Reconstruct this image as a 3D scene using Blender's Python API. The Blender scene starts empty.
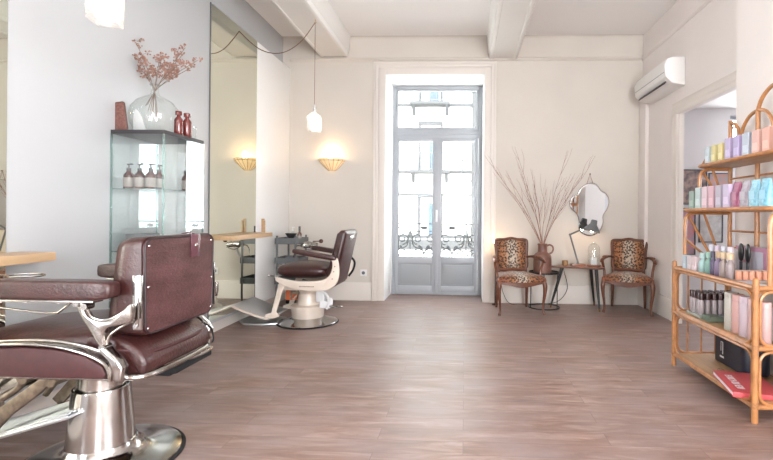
import bpy, bmesh, math, random
from mathutils import Vector, Matrix, Euler
PI = math.pi
R = math.radians
random.seed(7)
SC = bpy.context.scene
COL = SC.collection

# ---------------------------------------------------------------- camera
F_PX, U0, V0, ROLL, YAW = 455.0, 448.0, 215.0, 0.009, math.atan(17 / 455)
cam_d = bpy.data.cameras.new('camera')
cam = bpy.data.objects.new('camera', cam_d)
COL.objects.link(cam)
SC.camera = cam
cam_d.sensor_fit = 'HORIZONTAL'
cam_d.sensor_width = 36.0
cam_d.lens = F_PX * 36.0 / 773.0
cam_d.shift_x = -(U0 - 386.5) / 773.0
cam_d.shift_y = (V0 - 230.0) / 773.0
cam_d.clip_start = 0.02
fw = Vector((-math.sin(YAW), math.cos(YAW), 0))
rt = Vector((math.cos(YAW), math.sin(YAW), 0))
up = Vector((0, 0, 1))
r2 = rt * math.cos(ROLL) + up * math.sin(ROLL)
u2 = -rt * math.sin(ROLL) + up * math.cos(ROLL)
mw = Matrix((r2, u2, -fw)).transposed().to_4x4()
mw.translation = Vector((0, 0, 1.12))
cam.matrix_world = mw

# ---------------------------------------------------------------- world, sun, daylight, exposure
SC.view_settings.view_transform = 'Standard'
SC.view_settings.look = 'None'
SC.view_settings.gamma = 1.0
SC.view_settings.use_curve_mapping = False
SC.view_settings.exposure = 0.16
SC.cycles.use_denoising = True
SC.cycles.max_bounces = 10
SC.cycles.diffuse_bounces = 5
SC.cycles.glossy_bounces = 6
SC.cycles.transparent_max_bounces = 24
SC.cycles.sample_clamp_indirect = 6.0
SC.cycles.caustics_reflective = False
SC.cycles.caustics_refractive = False
w = bpy.data.worlds.new('world')
SC.world = w
w.use_nodes = True
bg = w.node_tree.nodes['Background']
bg.inputs[0].default_value = (0.93, 0.965, 1.0, 1)
bg.inputs[1].default_value = 12.0
def lamp(name, kind, loc, energy, color=(1, 1, 1), rot=(0, 0, 0), size=None, size_y=None, radius=None, angle=None):
    l = bpy.data.lights.new(name, kind)
    l.energy = energy
    l.color = color
    if kind == 'AREA':
        l.shape = 'RECTANGLE'
        l.size = size
        l.size_y = size_y
    if radius is not None:
        l.shadow_soft_size = radius
    if angle is not None:
        l.angle = angle
    o = bpy.data.objects.new(name, l)
    o.location = loc
    o.rotation_euler = rot
    COL.objects.link(o)
    return o
lamp('sun', 'SUN', (0, -10, 20), 5.0, (1.0, 0.95, 0.88), (R(52), 0, R(-14)), angle=R(0.6))
# daylight in the tall window of the wall behind the camera
lamp('offscreen_daylight_fill', 'AREA', (1.27, -3.32, 1.75), 190, (0.95, 0.975, 1.0), (R(108), 0, 0), 1.5, 2.5)
# daylight in the window of the right wall beside the camera
lamp('offscreen_daylight_fill', 'AREA', (2.04, -0.35, 1.65), 10, (0.92, 0.96, 1.0), (0, R(112), 0), 2.5, 2.1)

# added fill from a made-up left-wall window, brightens right wall and shelf
lamp('offscreen_daylight_fill', 'AREA', (-2.24, -0.60, 1.65), 72, (0.98, 0.985, 1.0), (0, R(-108), 0), 2.5, 2.0)

# ---------------------------------------------------------------- mesh helpers
class MB:
    def __init__(s):
        s.v = []
        s.f = []
    def add(s, vs, fs, M=None):
        n = len(s.v)
        s.v += [tuple(M @ Vector(p)) if M is not None else tuple(p) for p in vs]
        s.f += [tuple(i + n for i in f) for f in fs]
        return s
    def bm(s, b, M=None):
        b.verts.index_update()
        s.add([v.co.copy() for v in b.verts], [[v.index for v in f.verts] for f in b.faces], M)
        b.free()
        return s
    def box(s, c, d, bev=0.003, seg=2, rot=None):
        b = bmesh.new()
        bmesh.ops.create_cube(b, size=1)
        for v in b.verts:
            v.co = Vector((v.co.x * d[0], v.co.y * d[1], v.co.z * d[2]))
        bev = min(bev, min(d) * 0.45)
        if bev > 0:
            bmesh.ops.bevel(b, geom=b.edges[:], offset=bev, segments=seg, profile=0.6, affect='EDGES')
        M = Matrix.Translation(c)
        if rot:
            M = M @ Euler(rot).to_matrix().to_4x4()
        return s.bm(b, M)
    def bb(s, x0, x1, y0, y1, z0, z1, bev=0.0):
        return s.box(((x0 + x1) / 2, (y0 + y1) / 2, (z0 + z1) / 2), (abs(x1 - x0), abs(y1 - y0), abs(z1 - z0)), bev)
    def tube(s, pts, r, n=8, cyc=False, cap=True, sx=1.0):
        pts = [Vector(p) for p in pts]
        m = len(pts)
        rs = r if isinstance(r, (list, tuple)) else [r] * m
        vs, fs = [], []
        t0 = (pts[1] - pts[0]).normalized()
        ref = Vector((0, 0, 1)) if abs(t0.z) < 0.9 else Vector((1, 0, 0))
        a = t0.cross(ref).normalized()
        for i in range(m):
            if cyc:
                t = (pts[(i + 1) % m] - pts[i - 1]).normalized()
            else:
                t = (pts[min(i + 1, m - 1)] - pts[max(i - 1, 0)])
                t = t.normalized() if t.length > 1e-9 else t0
            a = (a - t * a.dot(t))
            a = a.normalized() if a.length > 1e-6 else t.orthogonal().normalized()
            b = t.cross(a)
            for k in range(n):
                q = 2 * PI * k / n
                vs.append(pts[i] + (a * math.cos(q) * sx + b * math.sin(q)) * rs[i])
        for i in range(m if cyc else m - 1):
            j = (i + 1) % m
            for k in range(n):
                l = (k + 1) % n
                fs.append((i * n + k, i * n + l, j * n + l, j * n + k))
        if cap and not cyc:
            fs.append(tuple(range(n - 1, -1, -1)))
            fs.append(tuple((m - 1) * n + k for k in range(n)))
        return s.add(vs, fs)
    def cyl(s, p0, p1, r0, r1=None, n=20):
        return s.tube([p0, p1], [r0, r0 if r1 is None else r1], n)
    def lathe(s, prof, c=(0, 0, 0), n=32, a0=0.0, a1=2 * PI, sc=(1, 1)):
        full = abs(a1 - a0 - 2 * PI) < 1e-6
        m = n if full else n + 1
        vs, fs = [], []
        for (r, z) in prof:
            for k in range(m):
                q = a0 + (a1 - a0) * k / n
                vs.append((c[0] + r * sc[0] * math.cos(q), c[1] + r * sc[1] * math.sin(q), c[2] + z))
        for i in range(len(prof) - 1):
            for k in range(n if full else n):
                l = (k + 1) % m if full else k + 1
                fs.append((i * m + k, i * m + l, (i + 1) * m + l, (i + 1) * m + k))
        if full and prof[0][0] > 1e-5:
            fs.append(tuple(range(m - 1, -1, -1)))
        if full and prof[-1][0] > 1e-5:
            fs.append(tuple((len(prof) - 1) * m + k for k in range(m)))
        return s.add(vs, fs)
    def prism(s, out, a, b, plane='xy', bev=0.0, seg=2):
        """closed outline in a plane, extruded from a to b along the third axis"""
        bm_ = bmesh.new()
        def P(p, h):
            return {'xy': (p[0], p[1], h), 'xz': (p[0], h, p[1]), 'yz': (h, p[0], p[1])}[plane]
        lo = [bm_.verts.new(P(p, a)) for p in out]
        hi = [bm_.verts.new(P(p, b)) for p in out]
        n = len(out)
        f1 = bm_.faces.new(lo)
        f2 = bm_.faces.new(hi)
        for i in range(n):
            bm_.faces.new((lo[i], lo[(i + 1) % n], hi[(i + 1) % n], hi[i]))
        bmesh.ops.recalc_face_normals(bm_, faces=bm_.faces[:])
        if bev > 0:
            bmesh.ops.bevel(bm_, geom=list(set(f1.edges[:] + f2.edges[:])), offset=bev, segments=seg, profile=0.5, affect='EDGES')
        return s.bm(bm_)
    def pillow(s, c, d, e1=0.35, e2=0.35, n=32, m=16, rot=None):
        """superellipsoid cushion"""
        vs, fs = [], []
        def p(x, e):
            return math.copysign(abs(x) ** e, x)
        M = Matrix.Translation(c)
        if rot:
            M = M @ Euler(rot).to_matrix().to_4x4()
        for i in range(m + 1):
            ph = -PI / 2 + PI * i / m
            for k in range(n):
                th = 2 * PI * k / n
                vs.append(M @ Vector((d[0] / 2 * p(math.cos(ph), e1) * p(math.cos(th), e2),
                           d[1] / 2 * p(math.cos(ph), e1) * p(math.sin(th), e2),
                           d[2] / 2 * p(math.sin(ph), e1))))
        for i in range(m):
            for k in range(n):
                l = (k + 1) % n
                fs.append((i * n + k, i * n + l, (i + 1) * n + l, (i + 1) * n + k))
        return s.add(vs, fs)
    def move(s, M):
        s.v = [tuple(M @ Vector(p)) for p in s.v]
        return s
    def build(s, name, mat, parent=None, sharp=35, smooth=True):
        me = bpy.data.meshes.new(name)
        me.from_pydata(s.v, [], s.f)
        b = bmesh.new()
        b.from_mesh(me)
        bmesh.ops.remove_doubles(b, verts=b.verts[:], dist=1e-5)
        bmesh.ops.recalc_face_normals(b, faces=b.faces[:])
        b.to_mesh(me)
        b.free()
        if smooth:
            for p in me.polygons:
                p.use_smooth = True
            me.set_sharp_from_angle(angle=R(sharp))
        me.materials.append(mat)
        o = bpy.data.objects.new(name, me)
        COL.objects.link(o)
        if parent:
            o.parent = parent
        return o

def cr(pts, n=8, cyc=False):
    """Catmull-Rom through the points"""
    P = [Vector(p) for p in pts]
    m = len(P)
    out = []
    for i in range(m if cyc else m - 1):
        if cyc:
            a, b, c, d = P[i - 1], P[i], P[(i + 1) % m], P[(i + 2) % m]
        else:
            a, b, c, d = P[max(i - 1, 0)], P[i], P[i + 1], P[min(i + 2, m - 1)]
        for k in range(n):
            t = k / n
            out.append(0.5 * ((2 * b) + (c - a) * t + (2 * a - 5 * b + 4 * c - d) * t * t + (3 * b - a - 3 * c + d) * t ** 3))
    if not cyc:
        out.append(P[-1])
    return out
def cr2(pts, n=6):
    return [(p[0], p[1]) for p in cr([(a, b, 0) for a, b in pts], n, True)]
def rrect(w, h, r, n=5, cx=0, cy=0):
    o = []
    for (sx, sy, a) in ((1, 1, 0), (-1, 1, 90), (-1, -1, 180), (1, -1, 270)):
        for k in range(n + 1):
            q = R(a + 90 * k / n)
            o.append((cx + sx * (w / 2 - r) + r * math.cos(q), cy + sy * (h / 2 - r) + r * math.sin(q)))
    return o
def tag(o, label=None, cat=None, group=None, kind=None):
    if label: o['label'] = label
    if cat: o['category'] = cat
    if group: o['group'] = group
    if kind: o['kind'] = kind
    return o
def thing(name, label, cat, loc=(0, 0, 0), rz=0, group=None, rot=None):
    o = bpy.data.objects.new(name, None)
    o.empty_display_size = 0.05
    COL.objects.link(o)
    o.location = loc
    o.rotation_euler = rot if rot else (0, 0, rz)
    return tag(o, label, cat, group)
def kids(o):
    return [c for c in bpy.data.objects if c.parent == o]
def dup(o, parent=None):
    ks = kids(o)
    c = o.copy()
    COL.objects.link(c)
    c.parent = parent
    for k in ks:
        dup(k, c)
    return c
def struct(name, mb, mat, **k):
    o = mb.build(name, mat, **k)
    o['kind'] = 'structure'
    return o

# ---------------------------------------------------------------- materials
def mat(name, col, rough=0.5, metal=0.0, var=0.0, scale=8.0, bump=0.0, bscale=None, stretch=(1, 1, 1), coat=0.0, spec=0.5, col2=None, trans=0.0, emit=None, es=0.0, sheen=0.0, rvar=0.0):
    m = bpy.data.materials.new(name)
    m.use_nodes = True
    nt = m.node_tree
    b = nt.nodes['Principled BSDF']
    b.inputs['Base Color'].default_value = (*col, 1)
    b.inputs['Roughness'].default_value = rough
    b.inputs['Metallic'].default_value = metal
    b.inputs['Specular IOR Level'].default_value = spec
    b.inputs['Coat Weight'].default_value = coat
    b.inputs['Coat Roughness'].default_value = 0.1
    b.inputs['Sheen Weight'].default_value = sheen
    b.inputs['Transmission Weight'].default_value = trans
    if emit:
        b.inputs['Emission Color'].default_value = (*emit, 1)
        b.inputs['Emission Strength'].default_value = es
    tc = nt.nodes.new('ShaderNodeTexCoord')
    mp = nt.nodes.new('ShaderNodeMapping')
    mp.inputs['Scale'].default_value = stretch
    nt.links.new(tc.outputs['Object'], mp.inputs['Vector'])
    nz = nt.nodes.new('ShaderNodeTexNoise')
    nz.inputs['Scale'].default_value = scale
    nz.inputs['Detail'].default_value = 6
    nt.links.new(mp.outputs[0], nz.inputs['Vector'])
    if var > 0 or col2:
        mx = nt.nodes.new('ShaderNodeMix')
        mx.data_type = 'RGBA'
        c2 = col2 if col2 else tuple(min(1, c * (1 + var)) for c in col)
        c1 = col if col2 else tuple(c * (1 - var) for c in col)
        mx.inputs[6].default_value = (*c1, 1)
        mx.inputs[7].default_value = (*c2, 1)
        rp = nt.nodes.new('ShaderNodeMapRange')
        rp.inputs[1].default_value = 0.35
        rp.inputs[2].default_value = 0.65
        nt.links.new(nz.outputs['Fac'], rp.inputs[0])
        nt.links.new(rp.outputs[0], mx.inputs[0])
        nt.links.new(mx.outputs[2], b.inputs['Base Color'])
    if rvar > 0:
        rr = nt.nodes.new('ShaderNodeMapRange')
        rr.inputs[3].default_value = max(0, rough - rvar)
        rr.inputs[4].default_value = rough + rvar
        nt.links.new(nz.outputs['Fac'], rr.inputs[0])
        nt.links.new(rr.outputs[0], b.inputs['Roughness'])
    if bump > 0:
        n2 = nt.nodes.new('ShaderNodeTexNoise')
        n2.inputs['Scale'].default_value = bscale or scale * 4
        n2.inputs['Detail'].default_value = 4
        nt.links.new(mp.outputs[0], n2.inputs['Vector'])
        bp = nt.nodes.new('ShaderNodeBump')
        bp.inputs['Strength'].default_value = bump
        bp.inputs['Distance'].default_value = 0.01
        nt.links.new(n2.outputs['Fac'], bp.inputs['Height'])
        nt.links.new(bp.outputs[0], b.inputs['Normal'])
    return m
def glass_mat(name, tint=(0.96, 0.98, 0.97), ior=1.45, extra=0.0, dirt=0.0, dirtcol=(1, 1, 1), rough=0.0, trl=False):
    """clear pane: see-through plus Fresnel reflection"""
    m = bpy.data.materials.new(name)
    m.use_nodes = True
    nt = m.node_tree
    nt.nodes.clear()
    out = nt.nodes.new('ShaderNodeOutputMaterial')
    tr = nt.nodes.new('ShaderNodeBsdfTransparent')
    tr.inputs[0].default_value = (*tint, 1)
    gl = nt.nodes.new('ShaderNodeBsdfGlossy')
    gl.inputs['Roughness'].default_value = rough
    fr = nt.nodes.new('ShaderNodeFresnel')
    geo = nt.nodes.new('ShaderNodeNewGeometry')
    e1 = nt.nodes.new('ShaderNodeMath')
    e1.operation = 'MULTIPLY_ADD'
    e1.inputs[1].default_value = -2.0
    e1.inputs[2].default_value = 1.0
    nt.links.new(geo.outputs['Backfacing'], e1.inputs[0])
    pw = nt.nodes.new('ShaderNodeMath')
    pw.operation = 'POWER'
    pw.inputs[0].default_value = ior
    nt.links.new(e1.outputs[0], pw.inputs[1])
    nt.links.new(pw.outputs[0], fr.inputs[0])
    ad = nt.nodes.new('ShaderNodeMath')
    ad.operation = 'ADD'
    ad.inputs[1].default_value = extra
    ad.use_clamp = True
    nt.links.new(fr.outputs[0], ad.inputs[0])
    mx = nt.nodes.new('ShaderNodeMixShader')
    nt.links.new(ad.outputs[0], mx.inputs[0])
    nt.links.new(tr.outputs[0], mx.inputs[1])
    nt.links.new(gl.outputs[0], mx.inputs[2])
    last = mx
    if dirt > 0:
        df = nt.nodes.new('ShaderNodeBsdfTranslucent' if trl else 'ShaderNodeBsdfDiffuse')
        df.inputs[0].default_value = (*dirtcol, 1)
        m2 = nt.nodes.new('ShaderNodeMixShader')
        m2.inputs[0].default_value = dirt
        nt.links.new(mx.outputs[0], m2.inputs[1])
        nt.links.new(df.outputs[0], m2.inputs[2])
        last = m2
    nt.links.new(last.outputs[0], out.inputs[0])
    return m
def floor_mat():
    m = bpy.data.materials.new('wood plank floor')
    m.use_nodes = True
    nt = m.node_tree
    b = nt.nodes['Principled BSDF']
    tc = nt.nodes.new('ShaderNodeTexCoord')
    br = nt.nodes.new('ShaderNodeTexBrick')
    br.offset = 0.37
    br.inputs['Scale'].default_value = 1.0
    br.inputs['Brick Width'].default_value = 1.15
    br.inputs['Row Height'].default_value = 0.125
    br.inputs['Mortar Size'].default_value = 0.0012
    br.inputs['Mortar Smooth'].default_value = 0.2
    br.inputs['Bias'].default_value = 0.0
    br.inputs['Color1'].default_value = (0.0, 0.0, 0.0, 1)
    br.inputs['Color2'].default_value = (1, 1, 1, 1)
    br.inputs['Mortar'].default_value = (0.5, 0.5, 0.5, 1)
    nt.links.new(tc.outputs['Object'], br.inputs['Vector'])
    mp = nt.nodes.new('ShaderNodeMapping')
    mp.inputs['Scale'].default_value = (1.8, 9, 1)
    nt.links.new(tc.outputs['Object'], mp.inputs['Vector'])
    # shift the grain from plank to plank
    vm = nt.nodes.new('ShaderNodeVectorMath')
    vm.operation = 'MULTIPLY_ADD'
    vm.inputs[1].default_value = (7, 3, 5)
    nt.links.new(br.outputs['Color'], vm.inputs[0])
    nt.links.new(mp.outputs[0], vm.inputs[2])
    nz = nt.nodes.new('ShaderNodeTexNoise')
    nz.inputs['Scale'].default_value = 1.7
    nz.inputs['Detail'].default_value = 9
    nz.inputs['Roughness'].default_value = 0.62
    nz.inputs['Distortion'].default_value = 0.6
    nt.links.new(vm.outputs[0], nz.inputs['Vector'])
    cr_ = nt.nodes.new('ShaderNodeValToRGB')
    e = cr_.color_ramp.elements
    e[0].position = 0.30
    e[0].color = (0.125, 0.068, 0.050, 1)
    e[1].position = 0.72
    e[1].color = (0.37, 0.275, 0.245, 1)
    k = cr_.color_ramp.elements.new(0.50)
    k.color = (0.225, 0.138, 0.110, 1)
    nt.links.new(nz.outputs['Fac'], cr_.inputs[0])
    big = nt.nodes.new('ShaderNodeTexNoise')
    big.inputs['Scale'].default_value = 2.6
    big.inputs['Detail'].default_value = 7
    nt.links.new(tc.outputs['Object'], big.inputs['Vector'])
    mx = nt.nodes.new('ShaderNodeMix')
    mx.data_type = 'RGBA'
    mx.blend_type = 'MIX'
    rp = nt.nodes.new('ShaderNodeMapRange')
    rp.inputs[1].default_value = 0.35
    rp.inputs[2].default_value = 0.7
    rp.inputs[3].default_value = 0.0
    rp.inputs[4].default_value = 0.75
    nt.links.new(big.outputs['Fac'], rp.inputs[0])
    nt.links.new(rp.outputs[0], mx.inputs[0])
    nt.links.new(cr_.outputs[0], mx.inputs[6])
    mx.inputs[7].default_value = (0.245, 0.188, 0.182, 1)
    # plank to plank tone
    hv = nt.nodes.new('ShaderNodeMix')
    hv.data_type = 'RGBA'
    hv.blend_type = 'MULTIPLY'
    hv.inputs[0].default_value = 1.0
    tn = nt.nodes.new('ShaderNodeMapRange')
    tn.inputs[3].default_value = 0.92
    tn.inputs[4].default_value = 1.07
    sx = nt.nodes.new('ShaderNodeSeparateColor')
    nt.links.new(br.outputs['Color'], sx.inputs[0])
    nt.links.new(sx.outputs[0], tn.inputs[0])
    cc = nt.nodes.new('ShaderNodeCombineColor')
    for i in range(3):
        nt.links.new(tn.outputs[0], cc.inputs[i])
    nt.links.new(mx.outputs[2], hv.inputs[6])
    nt.links.new(cc.outputs[0], hv.inputs[7])
    dk = nt.nodes.new('ShaderNodeMix')
    dk.data_type = 'RGBA'
    nt.links.new(br.outputs['Fac'], dk.inputs[0])
    nt.links.new(hv.outputs[2], dk.inputs[6])
    dk.inputs[7].default_value = (0.13, 0.085, 0.075, 1)
    nt.links.new(dk.outputs[2], b.inputs['Base Color'])
    rr = nt.nodes.new('ShaderNodeMapRange')
    rr.inputs[3].default_value = 0.30
    rr.inputs[4].default_value = 0.50
    nt.links.new(nz.outputs['Fac'], rr.inputs[0])
    nt.links.new(rr.outputs[0], b.inputs['Roughness'])
    bp = nt.nodes.new('ShaderNodeBump')
    bp.inputs['Strength'].default_value = 0.12
    bp.inputs['Distance'].default_value = 0.004
    nt.links.new(nz.outputs['Fac'], bp.inputs['Height'])
    nt.links.new(bp.outputs[0], b.inputs['Normal'])
    return m
def leopard_mat():
    m = bpy.data.materials.new('leopard print fabric')
    m.use_nodes = True
    nt = m.node_tree
    b = nt.nodes['Principled BSDF']
    b.inputs['Roughness'].default_value = 0.75
    b.inputs['Sheen Weight'].default_value = 0.2
    tc = nt.nodes.new('ShaderNodeTexCoord')
    sp = nt.nodes.new('ShaderNodeSeparateXYZ')
    nt.links.new(tc.outputs['Object'], sp.inputs[0])
    ab = nt.nodes.new('ShaderNodeMath')
    ab.operation = 'ABSOLUTE'
    nt.links.new(sp.outputs[0], ab.inputs[0])
    base = nt.nodes.new('ShaderNodeValToRGB')
    e = base.color_ramp.elements
    e[0].position = 0.02
    e[0].color = (0.46, 0.38, 0.30, 1)
    e[1].position = 0.24
    e[1].color = (0.20, 0.055, 0.018, 1)
    k = base.color_ramp.elements.new(0.10)
    k.color = (0.32, 0.13, 0.045, 1)
    nt.links.new(ab.outputs[0], base.inputs[0])
    nz = nt.nodes.new('ShaderNodeTexNoise')
    nz.inputs['Scale'].default_value = 30
    nt.links.new(tc.outputs['Object'], nz.inputs['Vector'])
    vm = nt.nodes.new('ShaderNodeVectorMath')
    vm.operation = 'MULTIPLY_ADD'
    vm.inputs[1].default_value = (0.025, 0.025, 0.025)
    nt.links.new(nz.outputs['Color'], vm.inputs[0])
    nt.links.new(tc.outputs['Object'], vm.inputs[2])
    vo = nt.nodes.new('ShaderNodeTexVoronoi')
    vo.inputs['Scale'].default_value = 46
    nt.links.new(vm.outputs[0], vo.inputs['Vector'])
    ring = nt.nodes.new('ShaderNodeValToRGB')
    ring.color_ramp.interpolation = 'EASE'
    e = ring.color_ramp.elements
    e[0].position = 0.12
    e[0].color = (0.25, 0.25, 0.25, 1)
    e[1].position = 0.56
    e[1].color = (0, 0, 0, 1)
    k = ring.color_ramp.elements.new(0.24)
    k.color = (1, 1, 1, 1)
    k = ring.color_ramp.elements.new(0.42)
    k.color = (1, 1, 1, 1)
    nt.links.new(vo.outputs['Distance'], ring.inputs[0])
    n3 = nt.nodes.new('ShaderNodeTexNoise')
    n3.inputs['Scale'].default_value = 60
    nt.links.new(tc.outputs['Object'], n3.inputs['Vector'])
    gt = nt.nodes.new('ShaderNodeMath')
    gt.operation = 'GREATER_THAN'
    gt.inputs[1].default_value = 0.35
    nt.links.new(n3.outputs['Fac'], gt.inputs[0])
    mu = nt.nodes.new('ShaderNodeMath')
    mu.operation = 'MULTIPLY'
    nt.links.new(gt.outputs[0], mu.inputs[0])
    nt.links.new(ring.outputs[0], mu.inputs[1])
    mx = nt.nodes.new('ShaderNodeMix')
    mx.data_type = 'RGBA'
    nt.links.new(mu.outputs[0], mx.inputs[0])
    nt.links.new(base.outputs[0], mx.inputs[6])
    mx.inputs[7].default_value = (0.018, 0.010, 0.007, 1)
    nt.links.new(mx.outputs[2], b.inputs['Base Color'])
    return m

ORD = ['first', 'second', 'third', 'fourth', 'fifth', 'sixth', 'seventh', 'eighth', 'ninth', 'tenth', 'eleventh', 'twelfth', 'thirteenth', 'fourteenth']
M = {}
M['floor'] = floor_mat()
M['wall_beige'] = mat('beige wall paint', (0.585, 0.54, 0.485), 0.75, var=0.02, scale=2, bump=0.03, bscale=120)
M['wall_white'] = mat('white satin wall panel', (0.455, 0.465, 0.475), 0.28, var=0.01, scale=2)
M['wall_white_lit'] = mat('white panel lightened for window light', (0.86, 0.86, 0.85), 0.35)  # far stretch of the same lining, window light put into its colour
M['wall_grey'] = mat('grey wall paint', (0.62, 0.60, 0.61), 0.8)
M['wall_right'] = mat('off-white wall paint', (0.74, 0.69, 0.66), 0.75, var=0.02, scale=2)
M['ceiling'] = mat('white ceiling paint', (0.86, 0.85, 0.84), 0.85)
M['beam'] = mat('white painted beam', (0.84, 0.83, 0.81), 0.7, bump=0.05, bscale=20)
M['trim'] = mat('cream woodwork paint', (0.68, 0.63, 0.58), 0.45)
M['upvc'] = mat('pale grey window frame', (0.36, 0.38, 0.41), 0.35)
M['upvc_panel'] = mat('grey door panel', (0.29, 0.31, 0.325), 0.5)
M['glass'] = glass_mat('window glass')
M['cabinet_glass'] = glass_mat('cabinet glass', (0.972, 0.988, 0.985), extra=0.03)
M['green_edge'] = glass_mat('green glass edge', (0.80, 0.92, 0.89), extra=0.06, dirt=0.10, dirtcol=(0.30, 0.45, 0.42))
M['cut_glass'] = glass_mat('cut lamp glass', (0.98, 0.98, 0.98), extra=0.05, dirt=0.22, dirtcol=(0.95, 0.93, 0.90), trl=True)
M['clear'] = glass_mat('clear vase glass', (0.95, 0.965, 0.955), extra=0.05)
def mirror_mat(name, col):
    return mat(name, col, 0.015, 1.0)
M['mirror'] = mirror_mat('mirror silver green', (0.84, 0.87, 0.76))
M['mirror_clear'] = mirror_mat('mirror silver', (0.88, 0.90, 0.92))
M['alu'] = mat('brushed aluminium', (0.60, 0.61, 0.62), 0.35, 1.0)
M['chrome'] = mat('polished chrome', (0.43, 0.41, 0.395), 0.13, 1.0, rvar=0.05, scale=14)
M['chrome_old'] = mat('worn chrome', (0.40, 0.37, 0.345), 0.22, 1.0, var=0.12, scale=22, rvar=0.12)
M['bronze'] = mat('grimy bronze mechanism', (0.20, 0.15, 0.11), 0.45, 0.7, var=0.3, scale=40)
M['leather'] = mat('oxblood leather', (0.040, 0.012, 0.011), 0.34, var=0.25, scale=9, bump=0.25, bscale=90, coat=0.1)
M['leather_back'] = mat('aged oxblood leathercloth', (0.045, 0.012, 0.012), 0.40, col2=(0.080, 0.029, 0.030), scale=7, bump=0.3, bscale=55, stretch=(1, 1, 3))
M['leather_side'] = mat('dark red velvet side panel', (0.042, 0.008, 0.009), 0.55, var=0.15, scale=30)
M['enamel'] = mat('cream enamel', (0.66, 0.57, 0.49), 0.28, coat=0.3, var=0.05, scale=6)
M['black_rubber'] = mat('black rubber', (0.012, 0.012, 0.013), 0.6, spec=0.2)
M['black_metal'] = mat('black metal', (0.022, 0.020, 0.020), 0.45, 0.3)
M['dark_grey'] = mat('dark grey plastic', (0.115, 0.12, 0.125), 0.5)
M['light_wood'] = mat('pale beech wood', (0.52, 0.34, 0.19), 0.4, var=0.12, scale=3, stretch=(12, 1, 12))
M['wood_red'] = mat('polished cherry wood', (0.125, 0.042, 0.020), 0.35, var=0.28, scale=7, stretch=(1, 1, 0.3), coat=0.2)
M['wood_table'] = mat('reddish table veneer', (0.24, 0.10, 0.06), 0.28, var=0.2, scale=4, stretch=(1, 8, 1))
M['leopard'] = leopard_mat()
M['rattan'] = mat('honey rattan cane', (0.38, 0.165, 0.058), 0.38, var=0.22, scale=18, coat=0.25)
M['rattan_light'] = mat('pale rattan mat', (0.46, 0.28, 0.14), 0.42, var=0.12, scale=60, stretch=(1, 0.05, 1), coat=0.15)
M['binding'] = mat('cane binding', (0.33, 0.15, 0.06), 0.5, var=0.2, scale=120)
M['amber'] = mat('amber brown bottle', (0.075, 0.018, 0.012), 0.12, coat=0.5)
M['red_amber'] = mat('red amber bottle', (0.13, 0.022, 0.018), 0.12, coat=0.5)
M['cream_label'] = mat('cream paper label', (0.33, 0.29, 0.26), 0.6)
M['black_plastic'] = mat('black plastic', (0.018, 0.016, 0.018), 0.3)
M['paper_white'] = mat('white paper', (0.72, 0.72, 0.73), 0.6)
M['twig'] = mat('reddish brown twig', (0.26, 0.13, 0.095), 0.7, var=0.3, scale=30)
M['stem'] = mat('dry flower stem', (0.19, 0.13, 0.10), 0.7)
M['petal'] = mat('dried pink petals', (0.25, 0.12, 0.09), 0.8, col2=(0.42, 0.26, 0.20), scale=60)
M['jug'] = mat('brown glazed stoneware', (0.13, 0.060, 0.045), 0.28, col2=(0.24, 0.115, 0.085), scale=9, bump=0.15, bscale=30)
M['brass'] = mat('brass', (0.62, 0.40, 0.20), 0.25, 1.0)
M['cord'] = mat('brown fabric cable', (0.16, 0.085, 0.055), 0.7)
M['ac'] = mat('white plastic casing', (0.74, 0.73, 0.71), 0.4)
M['terracotta'] = mat('orange plastic', (0.55, 0.13, 0.05), 0.45)
M['facade'] = mat('pale limestone', (0.70, 0.69, 0.66), 0.85, var=0.05, scale=0.8)
M['facade_trim'] = mat('shade-darkened limestone', (0.05, 0.05, 0.052), 0.85, var=0.1, scale=3)  # shade put into the colour so relief shows against the overexposed facade
M['facade_glass'] = mat('blue window glass', (0.03, 0.055, 0.08), 0.2)
M['iron'] = mat('grey wrought iron', (0.08, 0.085, 0.095), 0.5, 0.3)
M['asphalt'] = mat('street paving', (0.55, 0.54, 0.52), 0.9)
def emis(name, col, s, tr=0.0):
    return mat(name, col, 0.4, emit=col, es=s)
M['bulb'] = emis('lit bulb', (1.0, 0.80, 0.55), 18)
M['bulb_white'] = emis('lit frosted bulb', (1.0, 0.95, 0.88), 3.2)
M['shade_glow'] = mat('lit parchment shade', (0.80, 0.60, 0.36), 0.6, emit=(1.0, 0.66, 0.34), es=0.38, var=0.06, scale=40)
PAL = {}
def pal(col, rough=0.45):
    k = (col, rough)
    if k not in PAL:
        PAL[k] = mat('packaging colour', tuple(c * 0.80 for c in col), rough)
    return PAL[k]
#SECTION2

# ================================================================ THE SETTING
XL, XR, XN, YB, YF = -2.30, 2.243, 2.10, 5.866, -3.40
CZ = 3.425
WX0, WX1, WZ = -1.045, 0.24, 2.94      # opening of the French window
b = MB(); b.bb(-2.8, 4.6, YF - 0.3, 6.46, -0.12, 0.0); struct('floor', b, M['floor'])
b = MB(); b.bb(-2.8, 2.45, YF - 0.3, 6.5, CZ, CZ + 0.15); struct('ceiling', b, M['ceiling'])
b = MB()
b.bb(-2.8, WX0, YB, 6.5, 0, CZ)
b.bb(WX1, XR + 0.05, YB, 6.5, 0, CZ)
b.bb(WX0, WX1, YB, 6.5, WZ, CZ)
struct('wall_back', b, M['wall_beige'])
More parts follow.
